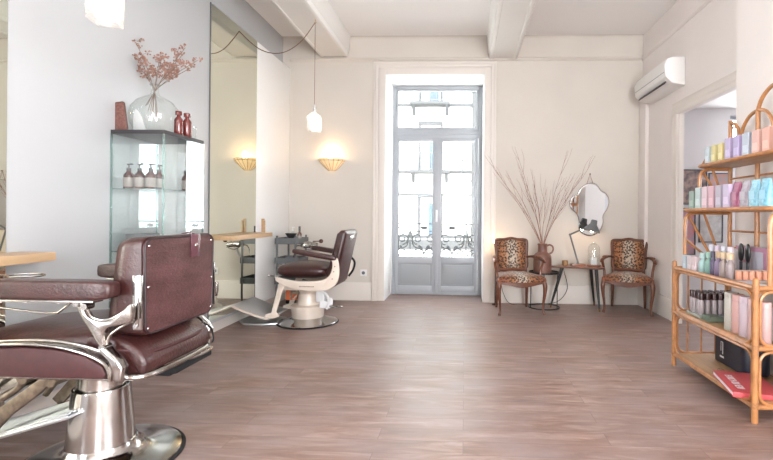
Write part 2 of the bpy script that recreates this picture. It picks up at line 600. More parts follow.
# plaster cove between wall and ceiling, and the thin picture rail under it
b = MB()
for (x0, x1) in ((-1.53, 0.29), (0.65, XR), (-2.42, -1.9)):
    rr = 0.03
    out = [(YB, CZ), (YB, CZ - rr)] + [(YB - rr * math.sin(a), CZ - rr * math.cos(a)) for a in [PI / 2 * k / 6 for k in range(1, 6)]] + [(YB - rr, CZ)]
    out = [(YB, CZ), (YB, CZ - rr)] + [(YB - rr + rr * math.cos(a), CZ - rr + rr * math.sin(a)) for a in [PI / 2 * k / 6 for k in range(1, 6)]] + [(YB - rr, CZ)]
    b.prism(out, x0, x1, 'yz')
struct('trim_1', b, M['wall_beige'])
b = MB()
b.prism([(YB, 3.15), (YB - 0.012, 3.15), (YB - 0.030, 3.135), (YB - 0.030, 3.125), (YB - 0.010, 3.105), (YB, 3.105)], XL, XR, 'yz')
struct('trim_2', b, M['wall_beige'])
b = MB()
b.prism([(XR, 3.15), (XR - 0.012, 3.15), (XR - 0.030, 3.135), (XR - 0.030, 3.125), (XR - 0.010, 3.105), (XR, 3.105)], 3.62, YB - 0.03, 'xz')
struct('trim_3', b, M['wall_right'])
# ceiling beams with a rolled moulding on each edge
for i, (x0, x1, z0) in enumerate(((-1.90, -1.53, 3.155), (0.29, 0.65, 3.12))):
    b = MB()
    c = 0.022
    out = [(x0 - 0.03, CZ), (x0 - 0.012, z0 + 0.07), (x0, z0 + 0.055), (x0, z0 + c), (x0 + 0.008, z0 + 0.006), (x0 + c, z0), (x0 + 0.045, z0), (x0 + 0.050, z0 + 0.008),
           (x1 - 0.050, z0 + 0.008), (x1 - 0.045, z0), (x1 - c, z0), (x1 - 0.008, z0 + 0.006), (x1, z0 + c), (x1, z0 + 0.055), (x1 + 0.012, z0 + 0.07), (x1 + 0.03, CZ)]
    b.prism(out, YF, YB - 0.02, 'xz', bev=0.012)
    struct('ceiling_beam', b, M['beam'])
# left wall: a satin panel lining stands proud of the wall, with two floor-to-ceiling mirrors let into it
b = MB()
b.bb(-2.8, -2.40, 0.45, YB, 0, CZ); b.bb(-2.8, -2.40, YF, -1.65, 0, CZ); b.bb(-2.8, -2.40, -1.65, 0.45, 0, 0.35); b.bb(-2.8, -2.40, -1.65, 0.45, 2.95, CZ)  # gap beside the camera is the added window of the fill lamp
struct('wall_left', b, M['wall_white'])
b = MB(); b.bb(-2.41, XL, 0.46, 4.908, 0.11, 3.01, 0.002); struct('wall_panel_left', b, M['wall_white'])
b = MB(); b.bb(-2.41, XL, 4.909, YB, 0.11, 3.01, 0.002); struct('wall_panel_left', b, M['wall_white_lit'])
b = MB(); b.bb(-2.41, -2.345, 0.46, YB, 0, 0.11); struct('baseboard_left', b, M['trim'])
# right wall with the doorway; the part nearer the camera stands proud
DY0, DY1, DZ = 3.62, 4.88, 2.21
b = MB()
b.bb(XR, XR + 0.05, DY1, YB, 0, CZ)
b.bb(XR, XR + 0.05, DY0 - 0.3, DY1, DZ, CZ)
struct('wall_right', b, M['wall_right'])
b = MB()
b.bb(XN, XR + 0.20, 0.85, DY0, 0, CZ); b.bb(XN, XR + 0.20, YF, -1.55, 0, CZ); b.bb(XN, XR + 0.20, -1.55, 0.85, 0, 0.35); b.bb(XN, XR + 0.20, -1.55, 0.85, 2.95, CZ)
struct('wall_right_pier', b, M['wall_right'])
b = MB()
prof = [(0, 0), (0.012, 0.0), (0.022, 0.02), (0.022, 0.045), (0.012, 0.055), (0.012, 0.115), (0.018, 0.125), (0, 0.13)]
b.prism([(XR - d, DZ + h) for d, h in prof], DY0, DY1 + 0.13, 'xz')
b.prism([(XR - d, DY1 + h) for d, h in prof], 0, DZ + 0.002, 'xy')
b.bb(XR + 0.001, XR + 0.049, DY1 - 0.008, DY1, 0, DZ)
struct('trim_4', b, M['trim'])
b = MB(); b.bb(XR - 0.016, XR, DY1 + 0.13, 5.62, 0, 0.235, 0.004); struct('baseboard_right', b, M['trim'])
b = MB(); b.bb(2.198, XR, 5.66, YB, 0, 2.62, 0.004); struct('trim_5', b, M['wall_right'])
# wall behind the camera with a tall window (its daylight is an area lamp)
b = MB()
xs = [(0.50, 2.05)]
b.bb(-2.8, 0.50, YF - 0.25, YF, 0, CZ); b.bb(2.05, XR + 0.2, YF - 0.25, YF, 0, CZ)
for x0, x1 in xs:
    b.bb(x0, x1, YF - 0.25, YF, 0, 0.45); b.bb(x0, x1, YF - 0.25, YF, 3.02, CZ)
struct('wall_front', b, M['wall_beige'])
# neighbouring room seen through the doorway
b = MB()
b.bb(2.294, 3.15, 5.55, 5.75, 0, 2.42)
b.bb(3.15, 4.40, 5.55, 5.75, 0, 1.95); b.bb(3.15, 4.40, 5.55, 5.75, 2.34, 2.42)
b.bb(4.40, 4.60, 3.2, 5.75, 0, 2.42)
b.bb(2.443, 4.60, 3.0, 3.2, 0, 2.42)
struct('wall_side_room', b, M['wall_grey'])
b = MB(); b.bb(2.294, 4.60, 3.2, 5.75, 2.42, 2.5); struct('ceiling_side_room', b, M['ceiling'])
w2 = thing('window_2', None, None, (3.775, 5.65, 1.6)); w2['kind'] = 'structure'
b = MB()
for (x0, x1, z0, z1) in ((3.15, 3.19, 1.95, 2.34), (4.36, 4.40, 1.95, 2.34), (3.755, 3.795, 1.95, 2.34), (3.15, 4.40, 1.95, 1.99), (3.15, 4.40, 2.30, 2.34), (3.15, 4.40, 2.20, 2.22)):
    b.bb(x0, x1, 5.62, 5.67, z0, z1, 0.003)
b.move(Matrix.Translation((-3.775, -5.65, -1.6)))
b.build('window_frame', M['upvc'], w2)
lamp('side_window_daylight', 'AREA', (3.77, 5.50, 1.6), 44, (0.92, 0.96, 1.0), (R(-90), 0, 0), 1.1, 1.4)

# baseboards and window surround of the back wall
b = MB(); b.bb(XL, WX0 - 0.16, YB - 0.016, YB, 0, 0.235, 0.004); b.bb(WX1 + 0.17, 2.198, YB - 0.016, YB, 0, 0.235, 0.004)
struct('baseboard_back', b, M['trim'])
b = MB()
def casing(b, x0, x1, zt, prof, y):
    # left, right, top, all with the same stepped section (offset outward, depth)
    for (d0, d1, dep) in prof:
        b.bb(x0 - d1, x0 - d0, y - dep, y, 0, zt + d1, 0.003)
        b.bb(x1 + d0, x1 + d1, y - dep, y, 0, zt + d1, 0.003)
        b.bb(x0 - d0, x1 + d0, y - dep, y, zt + d0, zt + d1, 0.003)
casing(b, WX0, WX1, WZ, [(0.0, 0.085, 0.012), (0.085, 0.125, 0.026), (0.125, 0.15, 0.036)], YB)
struct('trim_6', b, M['trim'])
# white window reveal
b = MB()
b.bb(WX0, WX0 + 0.006, YB, 6.375, 0, WZ); b.bb(WX1 - 0.006, WX1, YB, 6.375, 0, WZ); b.bb(WX0, WX1, YB, 6.375, WZ - 0.006, WZ)
struct('trim_7', b, mat('white reveal paint', (0.82, 0.82, 0.82), 0.6))

# French window
FY = 6.375
wn = thing('window_1', None, None, (-0.40, FY, 0)); wn['kind'] = 'structure'
OX = -0.40
def wb(b, x0, x1, z0, z1, y0=0.0, y1=0.06, bev=0.004):
    b.bb(x0 - OX, x1 - OX, y0, y1, z0, z1, bev)
b = MB()
wb(b, -1.032, -0.985, 0, 2.935); wb(b, 0.180, 0.234, 0, 2.935); wb(b, -0.985, 0.180, 2.885, 2.935); wb(b, -0.985, 0.180, 2.20, 2.33); wb(b, -0.985, 0.180, 0.0, 0.03)
wb(b, -0.985, 0.180, 2.245, 2.262, -0.012, 0.0)
b.build('window_frame', M['upvc'], wn)
b = MB(); wb(b, -0.99, 0.185, 2.32, 2.89, 0.03, 0.036, 0); b.build('transom_pane', M['glass'], wn)
b = MB()
for (x0, x1, z0, z1) in ((-0.985, -0.955, 2.33, 2.885), (0.15, 0.18, 2.33, 2.885), (-0.955, 0.15, 2.33, 2.352), (-0.955, 0.15, 2.863, 2.885)):
    wb(b, x0, x1, z0, z1, 0.01, 0.05)
b.build('transom_sash', M['upvc'], wn)
for (x0, x1, side) in ((-0.982, -0.398, 0), (-0.394, 0.177, 1)):
    b = MB()
    gx0, gx1 = (x0 + 0.045, x1 - 0.060) if side == 0 else (x0 + 0.063, x1 - 0.046)
    wb(b, x0, gx0, 0.032, 2.198, -0.010, 0.05); wb(b, gx1, x1, 0.032, 2.198, -0.010, 0.05)
    wb(b, gx0, gx1, 2.15, 2.198, -0.010, 0.05); wb(b, gx0, gx1, 0.032, 0.121, -0.010, 0.05); wb(b, gx0, gx1, 0.444, 0.532, -0.010, 0.05)
    lf = b.build('casement', M['upvc'], wn)
    b = MB(); wb(b, gx0, gx1, 0.53, 2.155, 0.018, 0.024, 0); b.build('pane', M['glass'], lf)
    b = MB(); wb(b, gx0 + 0.0, gx1, 0.12, 0.446, 0.005, 0.03, 0); wb(b, gx0 + 0.03, gx1 - 0.03, 0.150, 0.415, 0.0, 0.01, 0.004); b.build('lower_panel', M['upvc_panel'], lf)
b = MB(); wb(b, -0.420, -0.372, 0.032, 2.198, -0.022, -0.008)
b.build('meeting_stile', M['upvc'], wn)
b = MB(); wb(b, -0.411, -0.381, 1.02, 1.19, -0.030, -0.020, 0.004); b.cyl((0.003, -0.03, 1.16), (0.003, -0.062, 1.16), 0.008); b.tube(cr([(0.003, -0.06, 1.165), (0.003, -0.064, 1.10), (0.003, -0.06, 1.035)]), 0.009)
b.build('handle', M['paper_white'], wn)

# ================================================================ OUTSIDE
b = MB(); b.bb(-30, 30, 6.9, 40, -4.3, -4.2); struct('street', b, M['asphalt'])
b = MB(); b.bb(-1.6, 0.9, 6.5, 7.0, -0.18, -0.04); struct('balcony_slab', b, M['facade_trim'])
rl = thing('balcony_railing', 'wrought iron balcony railing with scrolls outside the French window', 'railing', (-0.40, 6.80, 0))
b = MB()
b.bb(-0.85, 0.85, -0.02, 0.02, 0.975, 0.995, 0.004); b.bb(-0.85, 0.85, -0.01, 0.01, 0.865, 0.88, 0.003); b.bb(-0.85, 0.85, -0.01, 0.01, 0.06, 0.08, 0.003)
for x in (-0.84, -0.42, 0.0, 0.42, 0.84):
    b.bb(x - 0.009, x + 0.009, -0.009, 0.009, -0.04, 0.98, 0.002)
b.build('rail_frame', M['iron'], rl)
def spiral(cx, cz, r, a0, turns, sgn=1):
    return [(cx + r * (1 - 0.72 * k / 28) * math.cos(a0 + sgn * turns * 2 * PI * k / 28), 0, cz + r * (1 - 0.72 * k / 28) * math.sin(a0 + sgn * turns * 2 * PI * k / 28)) for k in range(29)]
for x in (-0.63, -0.21, 0.21, 0.63):
    b = MB()
    for sg in (-1, 1):
        b.tube(spiral(x + sg * 0.10, 0.76, 0.085, -PI / 2, 1.4, sg), 0.011, 6)
        b.tube(spiral(x + sg * 0.10, 0.50, 0.10, PI / 2, 1.4, -sg), 0.011, 6)
        b.tube(cr([(x + sg * 0.19, 0, 0.86), (x + sg * 0.16, 0, 0.66), (x + sg * 0.02, 0, 0.58), (x, 0, 0.40), (x + sg * 0.06, 0, 0.25), (x + sg * 0.18, 0, 0.09)]), 0.012, 6)
        b.tube(spiral(x + sg * 0.10, 0.22, 0.08, 0, 1.2, sg), 0.010, 6)
        b.pillow((x + sg * 0.05, 0, 0.62), (0.05, 0.012, 0.10), 1, 1, 10, 6, (0, sg * 0.6, 0))
    b.pillow((x, 0, 0.925), (0.12, 0.012, 0.05), 1, 1, 10, 6)
    b.build('scroll_panel', M['iron'], rl)

bd = thing('apartment_building', 'pale stone apartment building across the street, seen through the window', 'building', (0, 22, -4.2))
def pb(b, x0, x1, y0, y1, z0, z1, bev=0.0):
    b.bb(x0, x1, y0 - 22, y1 - 22, z0 + 4.2, z1 + 4.2, bev)
b = MB(); pb(b, -9, 9, 22, 28, -4.2, 13); b.build('facade_wall', M['facade'], bd)
b = MB()
for z in (6.36, 3.12, 0.0, -3.2 + 3.2 * 3 + 3.2):
    pb(b, -9, 9, 21.86, 22, z, z + 0.14, 0.02)
pb(b, -9, 9, 21.92, 22, 2.05, 2.14); pb(b, -9, 9, 21.9, 22, -0.55, -0.1)
b.build('string_course', M['facade_trim'], bd)
for fl, zb, zt in ((0, 6.50, 8.6), (1, 3.26, 5.45), (2, 0.15, 1.95)):
    for x in (-5.6, -1.70, 3.2):
        b = MB()
        hw = 0.46
        pb(b, x - hw - 0.14, x - hw, 21.9, 22, zb, zt + 0.16, 0.01); pb(b, x + hw, x + hw + 0.14, 21.9, 22, zb, zt + 0.16, 0.01); pb(b, x - hw - 0.14, x + hw + 0.14, 21.88, 22, zt, zt + 0.2, 0.01)
        wi = b.build('window_surround', M['facade_trim'], bd)
        b = MB(); pb(b, x - 0.06, x + 0.40, 21.96, 21.98, zb, zt - 0.25); b.build('window_pane', M['facade_glass'], wi)
        if fl < 2:
            b = MB(); pb(b, x - 0.95, x + 0.95, 21.3, 22, zb - 0.16, zb - 0.02, 0.02)
            for sx in (-0.8, 0.8):
                b.prism([(21.9 - 22, zb + 4.04), (21.4 - 22, zb + 4.04), (21.88 - 22, zb + 3.6)], x + sx - 0.07, x + sx + 0.07, 'yz')
            bs = b.build('balcony', M['facade_trim'], bd)
            b = MB()
            pb(b, x - 0.9, x + 0.9, 21.33, 21.36, zb + 0.78, zb + 0.82); pb(b, x - 0.9, x + 0.9, 21.33, 21.36, zb + 0.02, zb + 0.05)
            for k in range(19):
                xx = x - 0.9 + 1.8 * k / 18
                pb(b, xx - 0.011, xx + 0.011, 21.335, 21.355, zb, zb + 0.8)
            for xx in (x - 0.9, x + 0.9):
                pb(b, xx - 0.01, xx + 0.01, 21.34, 21.95, zb + 0.78, zb + 0.82)
            b.build('balcony_rail', M['iron'], bs)
b = MB(); b.cyl((0.42, -0.12, 0), (0.42, -0.12, 17), 0.13, n=12)
for z in (2.2, 4.6, 6.9, 9.2, 11.2): b.cyl((0.42, -0.12, z), (0.42, -0.12, z + 0.12), 0.17, n=12)
b.build('drainpipe', M['facade_trim'], bd)
b = MB(); b.tube([(-0.15, -0.0, 7.35), (-0.15, -0.4, 7.45), (-0.15, -0.55, 7.95)], 0.04); b.lathe([(0.0, 0.12), (0.28, 0.10), (0.30, 0.0), (0.0, -0.02)], (-0.15, -0.55, 7.9), 16)
b.build('wall_lamp', M['iron'], bd)
b = MB()
for z0, z1 in ((1.95, 2.65), (1.55, 2.05)):
    b.tube(cr([(-6, 18, z0 - 0.6), (-0.4, 16.6, z0 + 0.05), (3.6, 15.5, z1 + 0.4)], 10), 0.013, 6)
b.move(Matrix.Translation((0, -22, 4.2))); b.build('street_cable', M['iron'], bd)

# outlet
o = MB(); o.box((0, -0.005, 0), (0.085, 0.010, 0.085), 0.004)
ol = tag(o.build('wall_outlet', M['paper_white']), 'white round wall socket low on the back wall left of the French window', 'outlet'); ol.location = (-1.31, YB, 0.36)
o = MB(); o.lathe([(0.0, 0), (0.02, 0), (0.022, 0.004)], (0, 0, 0), 20); o.move(Matrix.Rotation(R(90), 4, 'X')); q = o.build('socket', M['dark_grey'], ol); q.location = (0, -0.0105, 0)

# wall mirrors in the panel lining
for (y0, y1, lab) in ((4.00, 4.905, 'tall frameless mirror on the left wall reflecting the lit sconce, by the far barber chair'),
                      (1.15, 2.19, 'tall mirror cut off by the left edge of the photo, above the nearer console shelf')):
    t = thing('wall_mirror', lab, 'mirror', (XL, (y0 + y1) / 2, 1.56))
    h = (y1 - y0) / 2
    b = MB(); b.bb(0.0015, 0.008, -h, h, -1.42, 1.445, 0.0); b.build('mirror_glass', M['mirror'], t)
    b = MB(); b.bb(0.001, 0.010, -h - 0.008, -h, -1.42, 1.45)
    b.build('edge_strip', M['dark_grey'], t)
# air conditioner
ac = thing('air_conditioner', 'white wall air conditioner high in the right corner', 'air conditioner', (XR - 0.002, 5.16, 2.62))
b = MB()
b.prism([(0, 0.145), (-0.13, 0.145), (-0.185, 0.125), (-0.215, 0.06), (-0.20, -0.06), (-0.13, -0.125), (0, -0.145)], -0.42, 0.42, 'xz', bev=0.012, seg=3)
b.build('casing', M['ac'], ac)
b = MB(); b.box((-0.168, 0, -0.095), (0.014, 0.70, 0.052), 0.003, rot=(0, R(40), 0)); b.build('louvre', M['black_plastic'], ac)
b = MB(); b.box((-0.2075, 0, -0.01), (0.004, 0.80, 0.004), 0.001, rot=(0, R(-6), 0)); b.build('panel_seam', M['dark_grey'], ac)

# posters in the side room
for i, (x, z, ww, hh, c1, lab) in enumerate(((2.70, 1.48, 0.36, 0.42, (0.42, 0.30, 0.26), 'framed salon poster with a portrait, upper left on the side-room wall'),
                                 (3.02, 1.46, 0.24, 0.38, (0.28, 0.30, 0.34), 'narrow dark framed poster beside the portrait poster in the side room'),
                                 (2.62, 0.95, 0.26, 0.56, (0.30, 0.27, 0.33), 'busy collage poster low on the side-room wall'),
                                 (2.93, 1.02, 0.28, 0.40, (0.36, 0.33, 0.32), 'grey and brown picture low in the side room near its window'))):
    t = thing('framed_poster', lab, 'poster', (x, 5.548, z))
    b = MB()
    for (a, bb_, c, d) in ((-ww / 2, ww / 2, hh / 2 - 0.012, hh / 2), (-ww / 2, ww / 2, -hh / 2, -hh / 2 + 0.012), (-ww / 2, -ww / 2 + 0.012, -hh / 2, hh / 2), (ww / 2 - 0.012, ww / 2, -hh / 2, hh / 2)):
        b.bb(a, bb_, -0.018, 0, c, d, 0.002)
    b.build('frame', M['iron'], t)
    b = MB(); b.bb(-ww / 2 + 0.01, ww / 2 - 0.01, -0.008, -0.001, -hh / 2 + 0.01, hh / 2 - 0.01)
    b.build('print', mat('poster print', c1, 0.4, col2=((0.10, 0.08, 0.09), (0.5, 0.25, 0.2), (0.55, 0.2, 0.2), (0.5, 0.5, 0.5))[i], scale=14), t)

# ================================================================ LAMPS
def sconce():
    t = thing('wall_sconce', 'lit half-bowl wall sconce with a ribbed parchment shade on the back wall', 'wall lamp', (-1.735, YB, 1.80))
    prof = [(0.036, -0.120), (0.052, -0.112), (0.092, -0.074), (0.132, -0.030), (0.158, 0.0), (0.170, 0.026)]
    b = MB(); b.lathe(prof, (0, 0, 0), 24, PI, 2 * PI); b.lathe([(r_ - 0.004, z) for r_, z in prof], (0, 0, 0), 24, PI, 2 * PI)
    b.build('shade', M['shade_glow'], t)
    b = MB()
    for k in range(9):
        a = PI + PI * k / 8
        b.tube([(1.015 * r_ * math.cos(a), 1.015 * r_ * math.sin(a) - 0.001, z) for r_, z in prof], 0.0022, 6)
    for r_, z in ((0.172, 0.026), (0.162, 0.004), (0.038, -0.118)):
        b.tube([(r_ * math.cos(PI + PI * k / 24), r_ * math.sin(PI + PI * k / 24), z) for k in range(25)], 0.0028, 6)
    b.build('rib', M['brass'], t)
    b = MB(); b.bb(-0.03, 0.03, -0.008, 0, -0.06, 0.03, 0.003); b.build('back_plate', M['brass'], t)
    b = MB(); b.pillow((0, -0.085, 0.025), (0.06, 0.06, 0.085), 1, 1, 16, 10); b.build('bulb', M['bulb'], t)
sconce()
lamp('sconce_light', 'POINT', (-1.735, YB - 0.09, 1.885), 3.2, (1.0, 0.72, 0.42), radius=0.03)
def pendant(x, y, zb, rz, lab, ceil_z, glow):
    t = thing('pendant_lamp', lab, 'pendant lamp', (x, y, zb), rz)
    s_ = 0.0575
    b = MB()
    def sq(h, z, r_): return [(p[0], p[1], z) for p in rrect(2 * h, 2 * h, r_, 3)]
    rings = [sq(0.054, 0.0, 0.004), sq(s_, 0.005, 0.006), sq(s_, 0.150, 0.006), sq(0.052, 0.170, 0.012), sq(0.026, 0.192, 0.020), sq(0.017, 0.200, 0.016), sq(0.017, 0.236, 0.016), sq(0.025, 0.242, 0.024), sq(0.025, 0.250, 0.024)]
    n = len(rings[0])
    vs = [p for r_ in rings for p in r_]
    fs = [(i * n + k, i * n + (k + 1) % n, (i + 1) * n + (k + 1) % n, (i + 1) * n + k) for i in range(len(rings) - 1) for k in range(n)]
    fs.append(tuple(range(n - 1, -1, -1)))
    b.add(vs, fs)
    b.build('glass_body', M['cut_glass'], t, sharp=30)
    # cut-glass facets on the four faces
    b = MB()
    for q in range(4):
        mb = MB()
        for i_ in range(3):
            for j in range(5):
                x0 = -0.051 + 0.034 * i_; z0 = 0.008 + 0.028 * j
                mb.add([(x0, 0.058, z0), (x0 + 0.034, 0.058, z0), (x0 + 0.034, 0.058, z0 + 0.028), (x0, 0.058, z0 + 0.028), (x0 + 0.017, 0.062, z0 + 0.014)], [(0, 1, 4), (1, 2, 4), (2, 3, 4), (3, 0, 4)])
        mb.move(Matrix.Rotation(PI / 2 * q, 4, 'Z')); b.add(mb.v, mb.f)
    b.build('cut_facets', M['cut_glass'], t, smooth=False)
    b = MB(); b.pillow((0, 0, 0.066), (0.080, 0.080, 0.115), 0.7, 0.7, 20, 12); b.build('bulb', glow, t)
    b = MB(); b.cyl((0, 0, 0.125), (0, 0, 0.240), 0.009, 0.012); b.cyl((0, 0, 0.240), (0, 0, 0.28), 0.010, 0.005); b.build('lamp_socket', M['alu'], t)
    b = MB(); b.cyl((0, 0, 0.27), (0, 0, ceil_z - zb), 0.0028, n=8); b.build('cord', M['cord'], t)
    lamp('pendant_light', 'POINT', (x, y, zb + 0.15), 1.3, (1.0, 0.88, 0.72), radius=0.05)
    return t
p1 = pendant(-1.582, 4.70, 1.98, R(-5), 'lit cut-glass bottle pendant hanging in front of the back wall', 3.12, M['bulb_white'])
b = MB()
hk = Vector((-1.582, 4.70, 3.13)) - Vector((-1.582, 4.70, 1.98))
b.tube([hk + Vector((0, 0, 0.02)), hk, hk + Vector((0.012, 0, -0.012)), hk + Vector((0, 0, -0.022)), hk + Vector((-0.01, 0, -0.01))], 0.003, 6)
b.build('ceiling_hook', M['brass'], p1)
e = Vector((-2.285, 4.44, 2.965)) - Vector((-1.582, 4.70, 1.98))
mid = (hk + e) / 2
b = MB(); b.tube(cr([hk + Vector((0, 0, -0.01)), hk * 0.8 + e * 0.2 + Vector((0, 0, -0.20)), hk * 0.55 + e * 0.45 + Vector((0, 0, -0.285)), hk * 0.28 + e * 0.72 + Vector((0, 0, -0.22)), e], 10), 0.0045, 8)
b.build('swagged_cable', M['cord'], p1)
pendant(-1.66, 2.03, 1.985, R(18), 'bright cut-glass pendant at the top left, nearest the camera', CZ, M['bulb_white'])

# ================================================================ GLASS CABINET
CX0, CX1, CY0, CY1, CH = -2.299, -1.944, 2.863, 3.313, 1.654
cab = thing('glass_cabinet', 'tall glass display cabinet with a dark top standing against the left wall', 'cabinet', ((CX0 + CX1) / 2, (CY0 + CY1) / 2, 0))
hx, hy = (CX1 - CX0) / 2, (CY1 - CY0) / 2
b = MB(); b.bb(-hx, hx, -hy, hy, CH - 0.026, CH, 0.002); b.build('top_panel', mat('dark grey lacquer top', (0.035, 0.032, 0.036), 0.5), cab)
b = MB(); b.bb(-hx, hx, -hy, hy, 0.25, 0.32, 0.002); b.build('base', M['paper_white'], cab)
b = MB(); b.bb(-hx, -hx + 0.06, -hy + 0.03, hy - 0.03, 0.0, 0.25, 0.002); b.build('plinth', M['paper_white'], cab)
for (x0, x1, y0, y1) in ((-hx, hx, -hy, -hy + 0.004), (-hx, hx, hy - 0.004, hy), (hx - 0.004, hx, -hy + 0.005, hy - 0.005), (-hx, -hx + 0.004, -hy + 0.005, hy - 0.005)):
    b = MB(); b.bb(x0, x1, y0, y1, 0.321, CH - 0.027); b.build('glass_panel', M['cabinet_glass'], cab)
for (x, y) in ((hx - 0.004, -hy + 0.004), (-hx + 0.004, -hy + 0.004), (hx - 0.004, hy - 0.004), (-hx + 0.004, hy - 0.004)):
    b = MB(); b.bb(x - 0.005, x + 0.005, y - 0.005, y + 0.005, 0.32, CH - 0.026); b.build('corner_edge', M['green_edge'], cab)
for z in (0.56, 0.86, 1.268):
    b = MB(); b.bb(-hx + 0.008, hx - 0.008, -hy + 0.008, hy - 0.008, z, z + 0.005); s_ = b.build('glass_shelf', M['cabinet_glass'], cab)
    b = MB(); b.bb(-hx + 0.007, hx - 0.007, -hy + 0.0065, -hy + 0.0085, z, z + 0.005); b.bb(hx - 0.0085, hx - 0.0065, -hy + 0.009, hy - 0.007, z, z + 0.005); b.build('polished_edge', M['green_edge'], s_)
b = MB(); b.cyl((hx, hy - 0.05, 0.9), (hx + 0.02, hy - 0.05, 0.9), 0.008); b.build('door_knob', M['chrome'], cab)
cw = Vector(cab.location)

def bottle(name, lab, grp, loc, r, h, bm_, capm, labm=None, pump=False, cat='bottle', square=False, capr=0.55, caph=0.16):
    t = thing(name, lab, cat, loc, random.uniform(-0.3, 0.3) if not square else 0, grp)
    b = MB()
    hb = h * (1 - caph)
    if pump:
        hb = h * 0.72
    b.lathe([(r * 0.92, 0), (r, 0.004), (r, hb * 0.72), (r * 0.92, hb * 0.80), (r * 0.45, hb * 0.93), (r * 0.40, hb)], (0, 0, 0), 20)
    b.build('body', bm_, t)
    b = MB()
    if pump:
        b.cyl((0, 0, hb), (0, 0, hb + h * 0.10), r * 0.44); b.cyl((0, 0, hb + h * 0.10), (0, 0, h - 0.006), r * 0.14, n=10)
        b.box((r * 0.25, 0, h - 0.004), (r * 1.3, r * 0.35, 0.009), 0.002)
    else:
        b.lathe([(r * capr, hb), (r * capr, h - 0.003), (r * capr * 0.9, h)], (0, 0, 0), 18)
    b.build('pump' if pump else 'cap', capm, t)
    if labm:
        b = MB(); b.lathe([(r * 1.012, hb * 0.12), (r * 1.012, hb * 0.62)], (0, 0, 0), 20); b.build('label', labm, t)
    return t
zc = 1.2735
for (u, v, lab) in ((-0.090, -0.150, 'amber pump bottle with cream label, leftmost inside the glass cabinet'),
                    (-0.012, -0.155, 'amber pump bottle second from the left inside the glass cabinet'),
                    (0.060, -0.150, 'amber pump bottle third from the left inside the glass cabinet, by the door corner'),
                    (0.055, -0.060, 'amber pump bottle half hidden behind the third one in the glass cabinet'),
                    ):
    bottle('pump_bottle', lab, 'amber bottles in the glass cabinet', (cw.x + u - 0.02, cw.y + v, zc), 0.031, 0.168, M['amber'], M['black_plastic'], M['cream_label'], True)
bottle('pump_bottle', 'smaller amber bottle with a cream label, rightmost in the glass cabinet', 'amber bottles in the glass cabinet', (cw.x + 0.10, cw.y + 0.135, zc), 0.028, 0.15, M['amber'], M['black_plastic'], M['cream_label'], False)
b = MB(); b.box((0, 0, 0.055), (0.12, 0.17, 0.11), 0.006)
o = tag(b.build('storage_box', M['dark_grey']), 'dark grey box on the middle shelf of the glass cabinet', 'box'); o.location = (cw.x - 0.06, cw.y - 0.08, 0.866)

# on the cabinet top
tz = CH + 0.0005
bk = thing('demijohn_vase', 'large round clear glass vase holding dried pink flowers on the glass cabinet', 'vase', (cw.x - 0.028, cw.y - 0.02, tz))
vp = [(0.0, 0.004), (0.07, 0.0), (0.115, 0.02), (0.146, 0.07), (0.155, 0.125), (0.145, 0.18), (0.112, 0.228), (0.065, 0.258), (0.030, 0.275), (0.024, 0.292), (0.024, 0.335), (0.031, 0.343), (0.031, 0.349)]
b = MB(); b.lathe(vp, (0, 0, 0), 40); b.build('glass_body', M['clear'], bk)
b = MB(); b.tube([(0.031 * math.cos(2 * PI * k / 24), 0.031 * math.sin(2 * PI * k / 24), 0.346) for k in range(24)], 0.004, 6, cyc=True); b.build('rim', M['clear'], bk)
VB = Vector(bk.location)
tips = [(-0.155, 0.02, 0.66), (-0.10, -0.04, 0.52), (-0.135, 0.05, 0.46), (-0.02, 0.05, 0.54), (0.05, -0.05, 0.50), (0.12, 0.04, 0.55), (0.17, -0.02, 0.58), (0.20, 0.06, 0.52), (0.14, -0.06, 0.44), (0.21, 0.0, 0.46)]
tips.sort()
for i, tp in enumerate(tips):
    t = thing('dried_flower_spray', 'dried pink flower spray in the round glass vase, ' + ORD[i] + ' from the left', 'dried flower', tuple(VB + Vector((0, 0, 0.0))), 0, 'dried pink flowers in the glass vase')
    x, y, z = tp[0] * 1.2 + 0.02, tp[1], tp[2] + 0.015
    bx, by = -x * 0.25 + 0.004 * i - 0.02, -y * 0.3
    pts = cr([(bx, by, 0.10 + 0.012 * i), (0.002 * (i - 5) * 0.8, 0.002 * (i % 3 - 1), 0.31), (x * 0.45, y * 0.45, 0.31 + (z - 0.31) * 0.5), (x, y, z)], 6)
    b = MB(); b.tube(pts, 0.0018, 6)
    rng = random.Random(i)
    heads = []
    for k in range(9):
        f_ = 0.62 + 0.38 * k / 8
        base = pts[int(f_ * (len(pts) - 1))]
        d = Vector((rng.uniform(-1, 1), rng.uniform(-1, 1), rng.uniform(0.2, 1))).normalized() * rng.uniform(0.02, 0.05)
        b.tube([base, base + d * 0.6, base + d], 0.001, 5)
        heads.append(base + d)
    b.build('stem', M['stem'], t)
    b = MB()
    for h in heads:
        for q in range(8):
            c = h + Vector((rng.uniform(-1, 1), rng.uniform(-1, 1), rng.uniform(-1, 1))) * 0.014
            s_ = rng.uniform(0.009, 0.016)
            b.pillow(c, (s_, s_, s_ * 0.6), 1, 1, 6, 4, (rng.uniform(0, 3), rng.uniform(0, 3), 0))
    b.build('dried_blossom', M['petal'], t)['kind'] = 'stuff'
